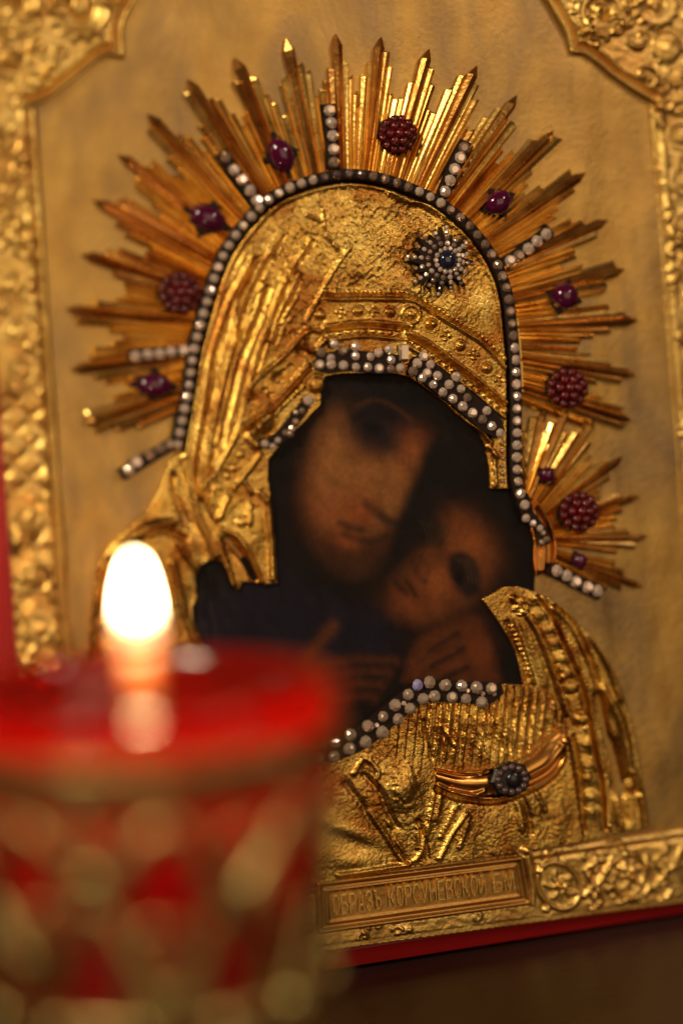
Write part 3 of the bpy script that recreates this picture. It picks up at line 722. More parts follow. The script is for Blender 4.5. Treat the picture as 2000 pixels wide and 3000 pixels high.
# ---- the long sleeve on the right
def right_sleeve():
    a = lambda *p: Z(1500, 1700, S5, p)
    outer = a((-110, 60), (20, 55), (150, 95), (330, 170), (500, 300), (650, 470), (800, 680), (920, 880), (1000, 1080), (1060, 1250), (1110, 1500), (1150, 1750), (1200, 2000), (1222, 2270))
    inner = [(1700, 2462), (1672, 2250), (1650, 2130), (1610, 2040), (1532, 2030), (1530, 2015), (1504, 1905), (1458, 1829), (1405, 1755), (1440, 1735)]
    r = Relief(outer + inner, 3.0, 1.7)
    r.H += 0.9 * r.blob(1700, 2050, 60, 260, -0.28)
    l1 = a((-30, 160), (100, 320), (200, 480), (300, 720), (360, 880), (420, 1060), (470, 1220))
    l2 = a((215, 160), (330, 330), (430, 560), (520, 760), (600, 950), (650, 1150), (690, 1400), (740, 1650), (790, 1850), (830, 2270))
    l3 = a((330, 250), (480, 380), (580, 560), (690, 820), (750, 1050), (790, 1300), (850, 1600), (900, 1850))
    l4 = a((500, 1430), (550, 1700), (590, 1950), (610, 2300))
    r.ridge(l1, 7, 1.1); r.ridge([(x + 9, y - 2) for x, y in l1], 5, -0.7)
    r.ridge(l2, 6, -1.3); r.ridge([(x - 11, y) for x, y in l2], 5, 0.6); r.ridge([(x + 10, y) for x, y in l2], 5, 0.7)
    r.ridge(l3, 6, 0.9); r.ridge([(x + 12, y) for x, y in l3], 7, -0.9)
    r.ridge(l4, 6, 0.8); r.ridge([(x + 10, y) for x, y in l4], 5, -1.0)
    r.beads(a((-40, 420), (60, 650), (140, 900)), 15, 6, 0.5)
    r.beads(a((440, 430), (530, 620), (600, 830), (670, 1000), (720, 1180), (760, 1350), (800, 1600), (830, 1830), (850, 2270)), 13, 5.6, 0.75)
    for p in ((a((-60, 330), (30, 520), (110, 760), (170, 940)), 5, 0.5), (a((-80, 380), (0, 600), (70, 740), (120, 900)), 4, -0.5), (a((40, 330), (140, 560), (220, 760), (270, 940)), 12, 0.35)): r.ridge(*p)
    for x, y in a((290, 450), (340, 570), (410, 720), (470, 850), (215, 325), (160, 160), (660, 1690), (660, 1810), (690, 1985), (700, 2120), (640, 1500)): r.dome(x, y, 15, 0.7); r.ring(x, y, 18, 4, 0.5)
    r.dome(*a((590, 1270))[0], 19, 1.5); r.dome(*a((500, 980))[0], 20, 1.0); r.dome(*a((430, 890))[0], 16, 1.0); r.dome(*a((400, 810))[0], 14, .9)
    for p, w_, h in ((a((700, 500), (860, 800), (960, 1080)), 10, 0.9), (a((800, 1000), (940, 1250), (1010, 1500), (1040, 1750)), 11, 1.1), (a((760, 1060), (830, 1400), (930, 1800), (960, 1950)), 13, -1.6),
                     (a((880, 1500), (950, 1750), (960, 1900)), 16, -1.2), (a((1080, 1750), (1150, 2000), (1180, 2250)), 7, 1.0), (a((1040, 1800), (1020, 1930), (1130, 1940)), 6, -0.8), (a((920, 1950), (930, 2150), (960, 2250)), 9, 1.1),
                     (a((1000, 1950), (1010, 2200)), 10, -1.0), (a((450, 1450), (420, 1640)), 8, 0.8)): r.ridge(p, w_, h)
    for p in a((60, 200), (100, 270), (40, 300), (0, 260)): r.dome(p[0], p[1], 11, 0.8)
    r.noise(10, 0.12, 121, 1.2, 2.0); r.noise(50, 0.45, 122, 1.1, 2.5)
    r.build('sleeve', G_CLOTH, icon)

# ------------------------------------------------------------------ stones and rays
def dome_mesh(name, seg=12, rings=4):
    v = [(0, 0, 1)]; f = []
    for i in range(1, rings + 1):
        t = i / rings * math.pi / 2
        for j in range(seg): v.append((math.sin(t) * math.cos(j / seg * 6.2832), math.sin(t) * math.sin(j / seg * 6.2832), math.cos(t)))
    for j in range(seg): f.append((0, 1 + j, 1 + (j + 1) % seg))
    for i in range(rings - 1):
        for j in range(seg):
            a = 1 + i * seg + j; b = 1 + i * seg + (j + 1) % seg; f.append((a, a + seg, b + seg, b))
    me = bpy.data.meshes.new(name); me.from_pydata(v, [], f)
    me.polygons.foreach_set('use_smooth', [True] * len(f)); me.update(); return me
def cut_mesh(name, n=8):
    v = []; f = []
    for rad, z, o in ((0.52, 0.95, 0.0), (0.86, 0.55, 0.5), (1.0, 0.0, 0.0)):
        for j in range(n):
            a = (j + o) / n * 6.2832; v.append((rad * math.cos(a), rad * math.sin(a), z))
    f.append(tuple(range(n)))
    for j in range(n):
        k = (j + 1) % n
        f += [(j, n + j, k), (k, n + j, n + k), (n + j, 2 * n + j, 2 * n + k), (n + j, 2 * n + k, n + k)]
    me = bpy.data.meshes.new(name); me.from_pydata(v, [], f); me.update(); return me
DOME0, CUT0 = dome_mesh('dome'), cut_mesh('cut_stone')
STONE_WARM = plain('rose_cut_stone', (0.54, 0.39, 0.30), 0.14, 0.5, 0.8, var=0.3, scale=300)
SMOKE = plain('smoky_stone', (0.10, 0.055, 0.055), 0.15, 0.3, 0.7)
_cache = {}
DOME, CUT = 'dome', 'cut'
def put(kind, name, x, y, rpx, w, mat, parent, squash=1.0, ang=None, ratio=1.0):
    """a small stone: centre and radius in photograph pixels, w = height of its foot in mm"""
    key = (kind, mat.name)
    if key not in _cache:
        me = (DOME0 if kind == DOME else CUT0).copy(); me.materials.clear(); me.materials.append(mat); _cache[key] = me
    o = bpy.data.objects.new(name, _cache[key]); C.objects.link(o); o.parent = parent
    s = (L3(x + rpx, y) - L3(x - rpx, y)).length / 2 * ((1.0 if name == 'chip' else 1.12) if kind == CUT else 1.0)
    p = L3(x, y, w * MM)
    if parent is not icon and parent is not None: p = p - parent.location
    o.location = p; o.scale = (s * ratio, s, s * 0.85 * squash)
    o.rotation_euler = (random.uniform(-.38, .38) * (kind == CUT), random.uniform(-.38, .38) * (kind == CUT), random.uniform(0, 6.28) if ang is None else ang)
    return o

def gem_cluster(name, x, y, rx_, ry_, mat, w, n):
    """a dished setting; returns the part that carries the stones"""
    v, f = [], []; seg = 24; s = (L3(x + rx_, y) - L3(x - rx_, y)).length / 2; t = (L3(x, y + ry_) - L3(x, y - ry_)).length / 2
    for rr, z in ((1.0, 0), (0.98, 0.0012), (0.86, 0.0017), (0.0, 0.0018)):
        for j in range(seg):
            a = j / seg * 6.2832; k = 1 + 0.05 * math.cos(a * 8); v.append((s * rr * k * math.cos(a), t * rr * k * math.sin(a), z))
    for i in range(3):
        for j in range(seg):
            a, b = i * seg + j, i * seg + (j + 1) % seg; f.append((a, b, b + seg, a + seg))
    me = bpy.data.meshes.new(name); me.from_pydata(v, [], f); me.update()
    o = link(name, me, mat, icon); o.location = L3(x, y, w * MM)
    return o

def prism(name, pts, w0, w1, mat, parent, inset=0.0):
    """a flat plate over a traced outline between two heights (mm)"""
    n = len(pts); lo = [L3(x, y, w0 * MM) for x, y in pts]
    c = sum(lo, Vector()) / n; hi = [Vector((*(p.lerp(c, inset)).xy, w1 * MM)) for p in lo]
    v = lo + hi; f = [tuple(range(n, 2 * n))] + [(i, (i + 1) % n, n + (i + 1) % n, n + i) for i in range(n)]
    me = bpy.data.meshes.new(name); me.from_pydata(v, [], f)
    bm = bmesh.new(); bm.from_mesh(me); bmesh.ops.recalc_face_normals(bm, faces=bm.faces); bm.to_mesh(me); bm.free()
    return link(name, me, mat, parent)

def ray(c, ang, r0, r1, w0, w1, ridge, lift, mat, point=True):
    """one gabled ray: polar about c (pixels), half-widths in pixels"""
    d = np.array([math.cos(ang), math.sin(ang)]); n = np.array([-d[1], d[0]]); c = np.array(c)
    tw = random.uniform(-0.35, 0.35)
    if point: k = r1 - (14 + 0.05 * (r1 - r0)); end = [(r1, w1 * random.uniform(-.3, .3), lift * .7 + .1)] * 2
    else: k = r1 - 6; q = random.uniform(-9, 9); end = [(r1 + q, -w1 * .9, lift * .8), (r1 - q, w1 * .9, lift * .8)]
    P = [(r0, -w0, lift), (r0, w0, lift), (r0, tw * w0, lift + ridge), (k, -w1, lift), (k, w1, lift), (k, tw * w1, lift + ridge)] + end + [
         (r0, -w0, 0.2), (r0, w0, 0.2), (k, -w1, 0.2), (k, w1, 0.2), (end[0][0], end[0][1], 0.2), (end[1][0], end[1][1], 0.2)]
    v = []
    for rr, off, h in P:
        p = c + d * rr + n * off; v.append(L3(p[0], p[1], h * MM))
    f = [(0, 3, 5, 2), (2, 5, 4, 1), (3, 6, 5), (5, 7, 4), (5, 6, 7), (8, 10, 3, 0), (10, 12, 6, 3), (1, 4, 11, 9), (4, 7, 13, 11), (6, 12, 13, 7)]
    if point: f = [(0, 3, 5, 2), (2, 5, 4, 1), (3, 6, 5), (5, 6, 4), (8, 10, 3, 0), (10, 12, 6, 3), (1, 4, 11, 9), (4, 6, 12, 11)]
    me = bpy.data.meshes.new('ray'); me.from_pydata(v, [], f)
    bm = bmesh.new(); bm.from_mesh(me); bmesh.ops.delete(bm, geom=[q for q in bm.verts if not q.link_faces], context='VERTS')
    bmesh.ops.recalc_face_normals(bm, faces=bm.faces)
    for fc in bm.faces:
        if fc.normal.z < -0.2: fc.normal_flip()
    bm.to_mesh(me); bm.free()
    return link('ray', me, mat, icon)

def edge_radius(c, ang, line):
    """distance from c to the strand in a direction"""
    d = np.array([math.cos(ang), math.sin(ang)]); rel = line - np.array(c)
    t = rel @ d; o = np.abs(rel @ np.array([-d[1], d[0]])); o[t < 0] = 1e9
    return t[np.argmin(o)]

HC = (1020.0, 990.0)
tips = [(190, 975), (160, 850), (150, 712), (185, 585), (213, 460), (270, 355), (338, 262), (430, 182), (540, 132), (655, 90), (770, 78), (870, 85), (980, 112), (1090, 150), (1185, 220), (1268, 300), (1340, 395), (1392, 505), (1432, 620), (1462, 735), (1457, 860), (1446, 968)]
tips = [(x / .784, y / .784) for x, y in tips]
def halo():
    pol = [(math.atan2(y - HC[1], x - HC[0]), math.hypot(x - HC[0], y - HC[1])) for x, y in tips]
    ang = np.unwrap(np.array([p[0] for p in pol])); rad = np.array([p[1] for p in pol])
    n = len(ang)
    for i in range(n):
        da = (ang[min(i + 1, n - 1)] - ang[max(i - 1, 0)]) / (min(i + 1, n - 1) - max(i - 1, 0))
        cen = [-0.43, -0.30, -0.16, 0.0, 0.16, 0.30, 0.43]; wid = [0.066, 0.066, 0.075, 0.094, 0.075, 0.066, 0.066]
        for k in range(7):
            a = ang[i] + da * (cen[k] + random.uniform(-.012, .012)); q = abs(k - 3)
            r0 = edge_radius(HC, a, strand) + 6
            ln = rad[i] - r0
            fr = (1.0, 0.88, 0.74, 0.58)[q] * (1 if q == 0 else random.uniform(0.86, 1.12))
            if k < 3: fr *= 0.95
            r1 = r0 + ln * fr
            w0, w1 = abs(da) * r0 * wid[k] * 1.02, abs(da) * r1 * wid[k] * (1.02 if q == 0 else 1.05)
            mat = G_COPPER if q == 0 or random.random() < 0.12 else G_RAY
            ray(HC, a, r0, r1, w0, w1, 1.05 if q == 0 else random.uniform(.5, .9), 1.7 - 0.24 * q, mat, q == 0)
    # the smaller burst beside the child's head
    cc = (1490.0, 1585.0)
    arc = spline([(1516, 1330), (1520, 1440), (1566, 1474), (1594, 1516), (1614, 1560), (1620, 1605), (1614, 1650), (1600, 1680)], 6)
    for tx, ty in [(1590, 1195), (1660, 1190), (1738, 1228), (1820, 1338), (1868, 1452), (1894, 1574), (1878, 1720)]:
        a0, rr = math.atan2(ty - cc[1], tx - cc[0]), math.hypot(tx - cc[0], ty - cc[1])
        for k in range(-2, 3):
            a = a0 + 0.062 * k
            if a > 0.46: continue
            r0 = edge_radius(cc, a, arc); fr = (1.0, 0.82, 0.66)[abs(k)] * (1 if k == 0 else random.uniform(.92, 1.08))
            r1 = r0 + (rr - r0) * fr
            if r1 - r0 < 20: continue
            ray(cc, a, r0, r1, 0.030 * r0, (0.027 if k == 0 else 0.030) * r1, random.uniform(.6, .9), 1.4 - 0.25 * abs(k), G_COPPER if k == 0 else G_RAY, k == 0)
halo()

def strand_part():
    p = strand; t = np.gradient(p, axis=0); t /= np.linalg.norm(t, axis=1)[:, None]; n = np.stack([-t[:, 1], t[:, 0]], 1)
    v, f = [], []
    prof = [(-17, 0.8), (-16, 2.6), (-11, 3.0), (11, 3.0), (16, 2.6), (17, 0.8)]
    for q, m in zip(p, n):
        for o, h in prof: v.append(L3(q[0] + m[0] * o, q[1] + m[1] * o, h * MM))
    k = len(prof)
    for i in range(len(p) - 1):
        for j in range(k - 1): f.append((i * k + j, i * k + j + 1, (i + 1) * k + j + 1, (i + 1) * k + j))
    me = bpy.data.meshes.new('bead_strand'); me.from_pydata(v, [], f); me.update()
    o = link('bead_strand', me, DARK, icon)
    for i, (x, y) in enumerate(along(strand, 35.5, 10)):
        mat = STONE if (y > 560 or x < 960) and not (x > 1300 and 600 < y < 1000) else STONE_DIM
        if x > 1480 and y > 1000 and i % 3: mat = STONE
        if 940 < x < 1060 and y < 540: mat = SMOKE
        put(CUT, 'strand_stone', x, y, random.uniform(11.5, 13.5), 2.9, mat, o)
strand_part()
# thin bright lip outside the strand
def lip():
    p = strand[(strand[:, 1] > 930) & (strand[:, 0] > 1400) & (strand[:, 1] < 1150)]
    q = np.vstack([p + (18, 0), (p + (23, 0))[::-1]])
    prism('strand_lip', [tuple(a) for a in q], 0.5, 2.2, G_EDGE, icon)
lip()

def row(pts, mats, bar=True):
    p = np.array(pts); d = p[-1] - p[0]; d = d / np.linalg.norm(d); n = np.array([-d[1], d[0]])
    bed = None
    if bar:
        a, b = p[0] - d * 24, p[-1] + d * 20
        bed = prism('stone_bar', [tuple(a - n * 16), tuple(b - n * 16), tuple(b + n * 20), tuple(a + n * 20)], 0.6, 2.5, DARK, icon, 0.03)
    for (x, y), m in zip(pts, mats): put(CUT, 'row_stone', x, y, 15.5, 2.5, {'s': STONE, 'd': STONE_DIM, 'k': SMOKE}[m], bed)
row(Z(300, 150, S5, [(1108, 990), (1183, 1105), (1257, 1193), (1330, 1290), (1393, 1385)]), 'dssss')
row(Z(750, 80, S5, [(645, 780), (660, 893), (675, 1010), (685, 1135), (685, 1255)]), 'ssssd')
row(Z(1200, 150, S5, [(465, 900), (430, 990), (378, 1095), (335, 1200), (288, 1300)]), 'dssss')
row(Z(1400, 450, S5, [(585, 750), (500, 815), (425, 885), (340, 950), (262, 995)]), 'sssds')
row(Z(150, 950, S5, [(755, 300), (868, 285), (975, 278), (1080, 258), (1195, 245)]), 'sssss')
row(Z(150, 950, S5, [(690, 1340), (765, 1270), (890, 1205), (985, 1150), (1070, 1110)]), 'ssddd')
row(Z(1400, 1350, S5, [(685, 1010), (775, 1055), (860, 1110), (968, 1160), (1055, 1195)]), 'sssss')

def raspberry(x, y, rr):
    o = gem_cluster('ruby_cluster', x, y, rr, rr, DARK, 1.7, 0)
    put(DOME, 'ruby', x, y, rr * 0.27, 4.4, RUBY, o)
    for k in range(6): a = k / 6 * 6.283; put(DOME, 'ruby', x + rr * 0.45 * math.cos(a), y + rr * 0.45 * math.sin(a), rr * 0.25, 3.9, RUBY, o)
    for k in range(12): a = (k + .5) / 12 * 6.283; put(DOME, 'ruby', x + rr * 0.83 * math.cos(a), y + rr * 0.83 * math.sin(a), rr * 0.22, 2.9, RUBY, o)
for x, y, rr in ((1154, 398, 55), (520, 861, 61), (1649, 1139, 58), (1684, 1499, 57)): raspberry(x, y, rr)

def cabochon(x, y, ra, rb, ang, pet=1.0):
    """an oval stone in a four-pointed dark claw setting"""
    pts = []
    for k in range(16):
        t = k / 16 * 6.2832; e = 1.15 + (0.42 * pet if k % 4 == 0 else -0.05)
        px, py = ra * e * math.cos(t), rb * e * math.sin(t)
        pts.append((x + px * math.cos(ang) - py * math.sin(ang), y + px * math.sin(ang) + py * math.cos(ang)))
    o = prism('claw_setting', pts, 0.6, 2.4, DARK, icon, 0.08)
    g = put(DOME, 'garnet', x, y, rb, 2.4, PLUM, o, 1.0, -ang, ra / rb); g.rotation_euler = (0, 0, -ang)
    s = g.scale; g.scale = (s[0], s[1], min(s[0], s[1]) * 0.8)
for a in ((816, 457, 50, 36, 1.25), (602, 644, 54, 38, 0.42), (1450, 596, 40, 33, -0.5), (1643, 871, 38, 38, 0.3), (446, 1131, 52, 35, 0.1), (1591, 1393, 23, 21, 0.8), (1686, 1643, 21, 19, 1.3)): cabochon(*a)

def star():
    sx, sy = Z(1050, 500, S5, [(745, 842)])[0]
    pts = []
    for k in range(32):
        a = k / 32 * 6.283; rr = (104 if k % 4 == 0 else 88) if k % 2 == 0 else 62
        pts.append((sx - 14 + rr * 1.02 * math.cos(a), sy + 2 + rr * math.sin(a) * 1.05))
    o = prism('star_brooch', pts, 1.5, 5.2, DARK, icon, 0.12)
    prism('setting_ring', [(sx + 36 * math.cos(t / 20 * 6.283), sy + 36 * math.sin(t / 20 * 6.283)) for t in range(20)], 4.6, 5.7, DARK, o)
    put(DOME, 'sapphire', sx, sy, 25, 5.6, SAPPH, o, 0.7, 0)
    for k in range(14): a = k / 14 * 6.283; put(CUT, 'chip', sx + 34 * math.cos(a), sy + 34 * math.sin(a), 7.4, 5.6, STONE, o)
    for k in range(16):
        a = (k + .3) / 16 * 6.283; n = 4 if math.cos(a) < 0.4 else 3
        if k % 2: n -= 1
        for j in range(n):
            rr = 50 + 16 * j
            put(CUT, 'chip', sx - 0.1 * rr + rr * 1.02 * math.cos(a), sy + rr * math.sin(a), 8.2 - 0.7 * j, 5.1 - 0.25 * j, STONE if random.random() < .5 else STONE_DIM, o)
star()

def trims():
    pts = Z(500, 950, S5, [(830, 1100), (900, 1125), (950, 1070), (1020, 1000), (1075, 960), (1110, 900), (1170, 800), (1115, 815), (1060, 1010)])
    def bed(pp, half, w):
        p = spline(pp, 8); t = np.gradient(p, axis=0); t /= np.linalg.norm(t, axis=1)[:, None]; n = np.stack([-t[:, 1], t[:, 0]], 1)
        hh = half * np.minimum(1, 0.45 + np.minimum(np.arange(len(p)), np.arange(len(p))[::-1]) / 8)[:, None]
        return prism('stone_bed', [tuple(a) for a in p + n * hh] + [tuple(a) for a in (p - n * hh)[::-1]], 0.9, w, DARK, icon)
    b1 = bed(Z(500, 950, S5, [(810, 1120), (950, 1060), (1090, 900), (1180, 780), (1240, 690)]), 17, 3.3)
    for x, y in pts: put(CUT, 'trim_stone', x, y, random.uniform(8.5, 11.5), 3.2, STONE if random.random() < .6 else STONE_DIM, b1)
    put(CUT, 'trim_stone', *Z(500, 950, S5, [(1230, 705)])[0], 15, 3.2, STONE, b1)
    b2 = bed([(912, 1072), (960, 1064), (1010, 1058), (1060, 1062), (1110, 1066), (1160, 1058)], 31, 3.6)
    z8 = Z(750, 1050, 1.96, [(340, 40), (405, 40), (475, 45), (545, 55), (613, 55), (680, 62), (745, 65), (800, 60)])
    z6 = Z(1000, 950, S5, [(85, 300), (220, 305), (295, 270), (395, 240), (410, 335), (85, 215), (-30, 250), (-110, 190), (-140, 320), (-230, 270)])
    for x, y in z8 + z6: put(CUT, 'trim_stone', x, y, random.uniform(11.5, 13.5), 3.5, STONE if random.random() < .8 else STONE_DIM, b2)
    bx, by = Z(1000, 950, S5, [(520, 265)])[0]
    prism('baguette', [(bx - 12, by - 26), (bx + 14, by - 27), (bx + 14, by + 27), (bx - 12, by + 27)], 3.0, 5.0, STONE_WARM, b2, 0.25)
    b3 = bed(Z(1000, 950, S5, [(600, 340), (700, 400), (860, 540), (1000, 640), (1120, 740), (1240, 840), (1330, 920), (1420, 1020)]), 32, 3.6)
    z9 = Z(1000, 950, S5, [(610, 440), (695, 500), (795, 560), (880, 630), (975, 690), (1065, 760), (1155, 820), (1245, 880), (1330, 940), (1405, 1005), (650, 365), (710, 300), (770, 375), (835, 480), (940, 560), (1005, 490), (1050, 600), (1105, 680), (1285, 800), (740, 455)])
    for x, y in z9: put(CUT, 'trim_stone', x, y, random.uniform(11.5, 13.8), 3.5, STONE if random.random() < .85 else STONE_DIM, b3)
    # pearls and rose cuts along the child's collar
    b4 = bed(Z(800, 1650, 1.96, [(1290, 715), (1180, 745), (1050, 735), (930, 730), (820, 740), (740, 790), (640, 870), (540, 960), (430, 1030), (320, 1070), (210, 1085)]), 31, 3.2)
    z10 = [(870, 680), (960, 695), (1055, 700), (1140, 710), (1225, 715), (750, 750), (675, 810), (605, 875), (520, 930), (420, 980), (335, 1025), (260, 1035), (835, 775), (900, 760), (1000, 765), (1080, 775), (1170, 795), (760, 830), (690, 890), (600, 965), (505, 1020), (415, 1060), (330, 1105), (245, 1115)]
    for i, (x, y) in enumerate(Z(800, 1650, 1.96, z10)): put(CUT, 'collar_stone', x, y, random.uniform(14, 17.5), 3.1, STONE_WARM, b4)
    put(CUT, 'collar_stone', *Z(800, 1650, 1.96, [(800, 695)])[0], 15.5, 3.2, STONE_BLUE, b4)
    for x, y in Z(800, 1650, 1.96, [(1090, 728), (1175, 745), (725, 800), (570, 925), (1240, 745)]): put(CUT, 'collar_stone', x, y, 7, 3.1, STONE, b4)
trims()
tunic()
right_sleeve()

def crescent():
    z = lambda *p: Z(1400, 1350, S5, p)
    out = z((390, 310), (460, 340), (530, 400), (610, 520), (670, 660), (690, 800), (675, 930), (640, 1020))
    inn = z((500, 1060), (490, 900), (490, 760), (460, 620), (430, 520), (400, 430))
    r = Relief([tuple(p) for p in spline(out, 8)] + [tuple(p) for p in spline(inn, 8)], 3.0, 1.4)
    r.ridge(inn, 7, 0.9); r.ridge(z((560, 1000), (575, 820), (540, 640), (480, 450)), 10, 1.0); r.ridge(out, 8, 0.6); r.ridge(z((640, 960), (640, 760), (560, 520), (470, 390)), 7, -1.0)
    r.build('child_crown', G_SASH, icon)
    bed = prism('stone_bed', z((330, 260), (420, 300), (480, 480), (600, 640), (620, 760), (540, 790), (500, 640), (380, 540), (320, 400)), 1.0, 2.8, DARK, icon)
    for x, y in z((355, 295), (375, 410), (400, 528), (465, 575), (555, 660), (550, 750), (530, 620), (590, 720)): put(CUT, 'crown_stone', x, y, random.uniform(8, 12), 2.7, STONE if random.random() < .5 else STONE_DIM, bed)
    for y in range(1300, 1432, 22): put(DOME, 'crown_stone', 1462 + random.uniform(-2, 2), y, 5.5, 2.4, STONE_DIM, bed)
crescent()

# ------------------------------------------------------------------ candle, red glass, gilt holder
AX = Vector(at_depth(412, 2003, 0.402)); AX.z = 0.0
RIMZ = float(at_depth(412, 2003, 0.402)[2])
print('CANDLE axis', AX, 'rim height', RIMZ, 'cam', cam.location)

def revolve(prof, seg=72):
    v, f = [], []; k = len(prof)
    for j in range(seg):
        a = j / seg * 2 * math.pi
        for r_, z_ in prof: v.append((r_ * math.cos(a), r_ * math.sin(a), z_))
    for j in range(seg):
        b = ((j + 1) % seg) * k
        for i in range(k - 1): f.append((j * k + i, b + i, b + i + 1, j * k + i + 1))
    return v, f

def lathe(name, prof, mat, parent=None, seg=72, smooth=True):
    v, f = revolve(prof, seg); me = bpy.data.meshes.new(name); me.from_pydata(v, [], f)
    bm = bmesh.new(); bm.from_mesh(me); bmesh.ops.remove_doubles(bm, verts=bm.verts, dist=1e-6); bmesh.ops.recalc_face_normals(bm, faces=bm.faces)
    for fc in bm.faces: fc.smooth = smooth
    bm.to_mesh(me); bm.free()
    return link(name, me, mat, parent)

def tube(name, pts, rad, mat, parent, seg=8, flat=1.0):
    p = [Vector(q) for q in pts]; v, f = [], []
    for i, q in enumerate(p):
        t = (p[min(i + 1, len(p) - 1)] - p[max(i - 1, 0)]).normalized()
        rd = Vector((q.x, q.y, 0)).normalized(); b = t.cross(rd).normalized(); rd = b.cross(t).normalized()
        r_ = rad[i] if hasattr(rad, '__len__') else rad
        for j in range(seg):
            a = j / seg * 6.2832; v.append(q + b * math.cos(a) * r_ + rd * math.sin(a) * r_ * flat)
    for i in range(len(p) - 1):
        for j in range(seg):
            k = (j + 1) % seg; f.append((i * seg + j, i * seg + k, (i + 1) * seg + k, (i + 1) * seg + j))
    f += [tuple(range(seg))[::-1], tuple(range((len(p) - 1) * seg, len(p) * seg))]
    me = bpy.data.meshes.new(name); me.from_pydata(v, [], f)
    bm = bmesh.new(); bm.from_mesh(me); bmesh.ops.recalc_face_normals(bm, faces=bm.faces)
    for fc in bm.faces: fc.smooth = True
    bm.to_mesh(me); bm.free()
    return link(name, me, mat, parent)

def red_glass():
    m = bpy.data.materials.new('red_glass'); m.use_nodes = True; N, K = m.node_tree.nodes, m.node_tree.links
    N.remove(N['Principled BSDF']); out = N['Material Output']
    tc = N.new('ShaderNodeTexCoord'); nz = N.new('ShaderNodeTexNoise'); nz.inputs['Scale'].default_value = 40
    K.new(tc.outputs['Object'], nz.inputs['Vector'])
    rp = N.new('ShaderNodeValToRGB'); rp.color_ramp.elements[0].color = (0.80, 0.026, 0.014, 1); rp.color_ramp.elements[1].color = (0.92, 0.050, 0.024, 1)
    K.new(nz.outputs['Fac'], rp.inputs['Fac'])
    tr = N.new('ShaderNodeBsdfTransparent'); tl = N.new('ShaderNodeBsdfTranslucent'); gl = N.new('ShaderNodeBsdfGlossy')
    K.new(rp.outputs['Color'], tr.inputs['Color']); K.new(rp.outputs['Color'], tl.inputs['Color']); gl.inputs['Roughness'].default_value = 0.10
    a = N.new('ShaderNodeMixShader'); a.inputs[0].default_value = 0.5; K.new(tr.outputs[0], a.inputs[1]); K.new(tl.outputs[0], a.inputs[2])
    fr = N.new('ShaderNodeFresnel'); fr.inputs['IOR'].default_value = 1.5
    b = N.new('ShaderNodeMixShader'); ge = N.new('ShaderNodeNewGeometry'); iv = N.new('ShaderNodeMath'); iv.operation = 'SUBTRACT'; iv.inputs[0].default_value = 1.0; K.new(ge.outputs['Backfacing'], iv.inputs[1])
    mf = N.new('ShaderNodeMath'); mf.operation = 'MULTIPLY'; K.new(fr.outputs[0], mf.inputs[0]); K.new(iv.outputs[0], mf.inputs[1]); K.new(mf.outputs[0], b.inputs[0]); df = N.new('ShaderNodeBsdfDiffuse'); K.new(rp.outputs['Color'], df.inputs['Color']); a2 = N.new('ShaderNodeMixShader'); a2.inputs[0].default_value = 0.06; K.new(a.outputs[0], a2.inputs[1]); K.new(df.outputs[0], a2.inputs[2])
    K.new(a2.outputs[0], b.inputs[1]); K.new(gl.outputs[0], b.inputs[2])
    K.new(b.outputs[0], out.inputs['Surface'])
    return m
GLASS = red_glass()
GILT_H = gilt('holder_gilt', (0.36, 0.25, 0.08), (0.52, 0.39, 0.15), (0.30, 0.45), 80, 0.1)

